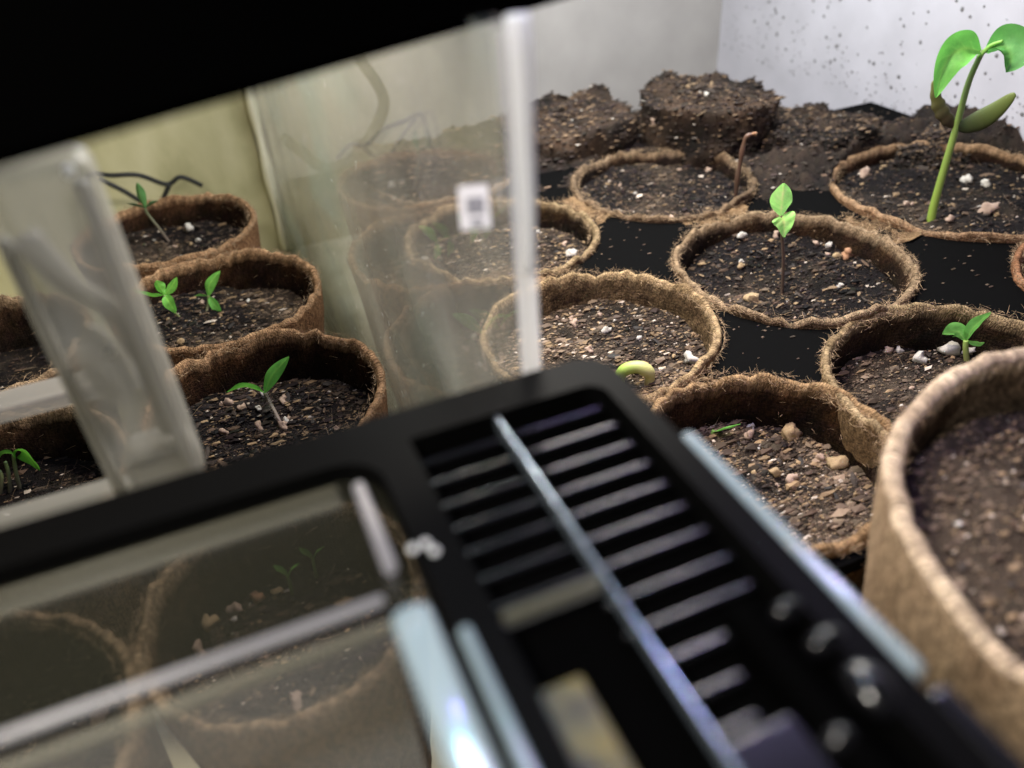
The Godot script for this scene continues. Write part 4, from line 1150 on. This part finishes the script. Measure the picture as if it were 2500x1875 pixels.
func post() -> void:
	var t := thing("clear_post", "blurred clear plastic upright post with moulded ribs, left of the left row", "plastic post", Vector3(-0.0655, 0.128, 0.368))
	part("outer_shell", box_mesh(Vector3(0.0155, 0.06, 0.010), 0.0025), M.frost, t, Vector3(0, 0.03, 0))
	part("moulded_rib", box_mesh(Vector3(0.0022, 0.056, 0.0035), 0.001), M.frost_dense, t, Vector3(0.0058, 0.029, 0.004))
	part("moulded_rib", box_mesh(Vector3(0.0018, 0.05, 0.003), 0.0008), M.frost_dense, t, Vector3(-0.0062, 0.026, 0.004))
	var s := Shape.new()
	tube(s, [Vector3(-0.004, 0.05, 0.002), Vector3(-0.001, 0.042, 0.003), Vector3(0.003, 0.036, 0.003), Vector3(0.0045, 0.026, 0.003), Vector3(0.004, 0.012, 0.003)], func(u): return 0.0022 * (1.0 - 0.5 * u), func(_u): return Color.WHITE, 8, 6)
	part("curved_fold", s.mesh(), M.frost_dense, t)
	part("foot_block", box_mesh(Vector3(0.012, 0.010, 0.009), 0.003), M.frost_dense, t, Vector3(0.0015, 0.0055, 0.001))
	part("inner_block", lump(Vector3(0.0035, 0.008, 0.003), 0.2, 5), M.frost_dense, t, Vector3(-0.001, 0.026, 0.001))
	part("white_drop", lump(Vector3(0.0008, 0.001, 0.0008), 0.1, 3), M.bright_white, t, Vector3(0.005, 0.0585, 0.005))  # white drop painted in for the glint on the post
	part("white_drop", lump(Vector3(0.0007, 0.0008, 0.0006), 0.1, 3), M.bright_white, t, Vector3(0.001, 0.031, 0.0058))
	t = thing("clear_ledge", "greenish clear plastic ledge crossing behind the clear post", "plastic ledge", Vector3(-0.12, 0.12, 0.314))
	part("ledge_bar", box_mesh(Vector3(0.104, 0.004, 0.009), 0.0012), M.frost, t)
	t = thing("clear_ledge", "lower clear plastic ledge in front of the clear post's foot", "plastic ledge", Vector3(-0.115, 0.124, 0.366))
	part("ledge_bar", box_mesh(Vector3(0.11, 0.004, 0.014), 0.0012), M.frost, t)

func arc(cx: float, cz: float, r: float, a0: float, a1: float) -> PackedVector2Array:
	var out := PackedVector2Array()
	for k in 9:
		var a := deg_to_rad(lerpf(a0, a1, k / 8.0))
		out.push_back(Vector2(cx + cos(a) * r, cz + sin(a) * r))
	return out

func hood() -> void:
	var t := thing("tank_hood", "black plastic tank hood with vent grille and clear window, blurred in front", "tank hood", Vector3.ZERO)
	var poly := PackedVector2Array([Vector2(-0.19, 0.4010)])
	poly.append_array(arc(0.0055 - 0.0055, 0.4008 + 0.0055, 0.0055, -90, 0))
	poly.append_array(PackedVector2Array([Vector2(0.0055, 0.5), Vector2(0.0017, 0.5)]))
	poly.append_array(arc(0.0017 - 0.003, 0.4078 + 0.003, 0.003, 0, -90))
	poly.append_array(PackedVector2Array([Vector2(-0.0278, 0.4078)]))
	poly.append_array(PackedVector2Array([Vector2(-0.0278, 0.5), Vector2(-0.033, 0.5)]))
	poly.append_array(arc(-0.033 - 0.006, 0.4086 + 0.006, 0.006, 0, -90))
	poly.append_array(PackedVector2Array([Vector2(-0.19, 0.4086)]))
	part("hood_frame", slab(poly, 0.146, 0.153), M.black, t)
	part("grille_backing", box_mesh(Vector3(0.0312, 0.001, 0.094), 0.0002), M.black_matt, t, Vector3(-0.0131, 0.1484, 0.4535))
	var zs := [0.4102, 0.4148, 0.4195, 0.4240, 0.4284, 0.4330, 0.4376, 0.4424, 0.4469]
	for k in zs.size():
		var x0 := -0.0278 if k < 7 else -0.0160
		var x1 := 0.0014 if k < 8 else 0.0008
		part("vent_slat", box_mesh(Vector3(x1 - x0, 0.0014, 0.0013), 0.00065), M.black_gloss, t, Vector3((x0 + x1) / 2, 0.1497, zs[k]))
	for k in 3:
		var z: float = [0.4516, 0.4562, 0.4605][k]
		var x1: float = [-0.0045, -0.0072, -0.0085][k]
		part("vent_slat", box_mesh(Vector3(x1 + 0.0150, 0.0016, 0.0016), 0.00078), M.black_gloss, t, Vector3((x1 - 0.0150) / 2, 0.1498, z))
	part("grille_rib", box_mesh(Vector3(0.0006, 0.0025, 0.064), 0.00029), M.rib, t, Vector3(-0.0148, 0.1512, 0.4385))
	part("grille_rail", box_mesh(Vector3(0.0035, 0.005, 0.055), 0.001), M.black_matt, t, Vector3(-0.0042, 0.1505, 0.477))
	part("recess_wall", box_mesh(Vector3(0.012, 0.002, 0.0016), 0.0007), M.clear_olive, t, Vector3(-0.0215, 0.152, 0.4408))
	part("yellowed_panel", box_mesh(Vector3(0.0075, 0.001, 0.016), 0.0004), M.yellow_film, t, Vector3(-0.0262, 0.1505, 0.4575))
	part("smooth_cover", box_mesh(Vector3(0.0085, 0.002, 0.03), 0.0009), M.black_gloss, t, Vector3(-0.0108, 0.1512, 0.477))
	for q in [[0.0004, 0.4528, 0.0022, 0.0014], [0.0015, 0.4575, 0.0026, 0.0016], [0.0018, 0.4635, 0.0024, 0.0035], [-0.0048, 0.4665, 0.0018, 0.0016]]:
		part("latch_bump", lump(Vector3(q[2], 0.0018, q[3]), 0.1, 2, 8, 14), M.black_gloss, t, Vector3(q[0], 0.1518, q[1]))
	part("clear_edge_strip", box_mesh(Vector3(0.0022, 0.006, 0.0415), 0.001), M.clear_strip, t, Vector3(0.0069, 0.1498, 0.4437))
	part("edge_rail", box_mesh(Vector3(0.0032, 0.005, 0.036), 0.0012), M.black_gloss, t, Vector3(0.0074, 0.1495, 0.4835))
	# clear window left of the grille
	var wp := PackedVector2Array([Vector2(-0.19, 0.4087)])
	wp.append_array(arc(-0.0392, 0.4147, 0.0058, -90, 0))
	wp.append_array(PackedVector2Array([Vector2(-0.0334, 0.4312), Vector2(-0.19, 0.4312)]))
	part("window_panel", slab(wp, 0.1492, 0.1502), M.window, t)
	part("window_ridge", box_mesh(Vector3(0.151, 0.0012, 0.0007), 0.0003), M.clear_olive, t, Vector3(-0.1145, 0.1510, 0.4112))
	part("window_ridge", box_mesh(Vector3(0.151, 0.0012, 0.0007), 0.0003), M.clear_olive, t, Vector3(-0.1145, 0.1510, 0.4136))
	part("window_lip", box_mesh(Vector3(0.0017, 0.0018, 0.0165), 0.0008), M.clear_grey, t, Vector3(-0.0364, 0.1518, 0.4205))
	part("front_bar", box_mesh(Vector3(0.152, 0.0014, 0.0010), 0.0005), M.clear_grey, t, Vector3(-0.1142, 0.1510, 0.4315))
	part("front_bar_ledge", box_mesh(Vector3(0.152, 0.0016, 0.0009), 0.0004), M.clear_olive, t, Vector3(-0.1142, 0.1492, 0.4342))
	part("bright_strip", box_mesh(Vector3(0.0048, 0.0035, 0.04), 0.0016), M.clear_strip, t, Vector3(-0.0362, 0.1515, 0.4545))
	part("thin_strip", box_mesh(Vector3(0.0016, 0.002, 0.02), 0.0008), M.clear_strip, t, Vector3(-0.0318, 0.1528, 0.4505))
	for q in [[-0.0334, 0.4279], [-0.0318, 0.4277], [-0.0312, 0.4293]]:
		part("white_drop", lump(Vector3(0.0006, 0.0004, 0.0006), 0.1, 4), M.bright_white, t, Vector3(q[0], 0.1534, q[1]))
	var g := thing("front_glass", "misted front glass below the clear bar at lower left", "glass pane", Vector3(-0.113, 0.076, 0.4325))
	part("pane", box_mesh(Vector3(0.15, 0.144, 0.002), 0.0004), M.front_film, g)
	# rim of the raised lid across the top of the view
	var rim := thing("lid_rim", "out-of-focus black lid rim across the top left corner", "lid rim", Vector3(-0.0248, 0.1992, 0.3941))
	rim.rotation = Vector3(0, atan2(0.0247, 0.072), 0.03)
	part("rim_bar", box_mesh(Vector3(0.30, 0.04, 0.022), 0.002), M.black_matt, rim, Vector3(-0.105, 0.0195, -0.011))
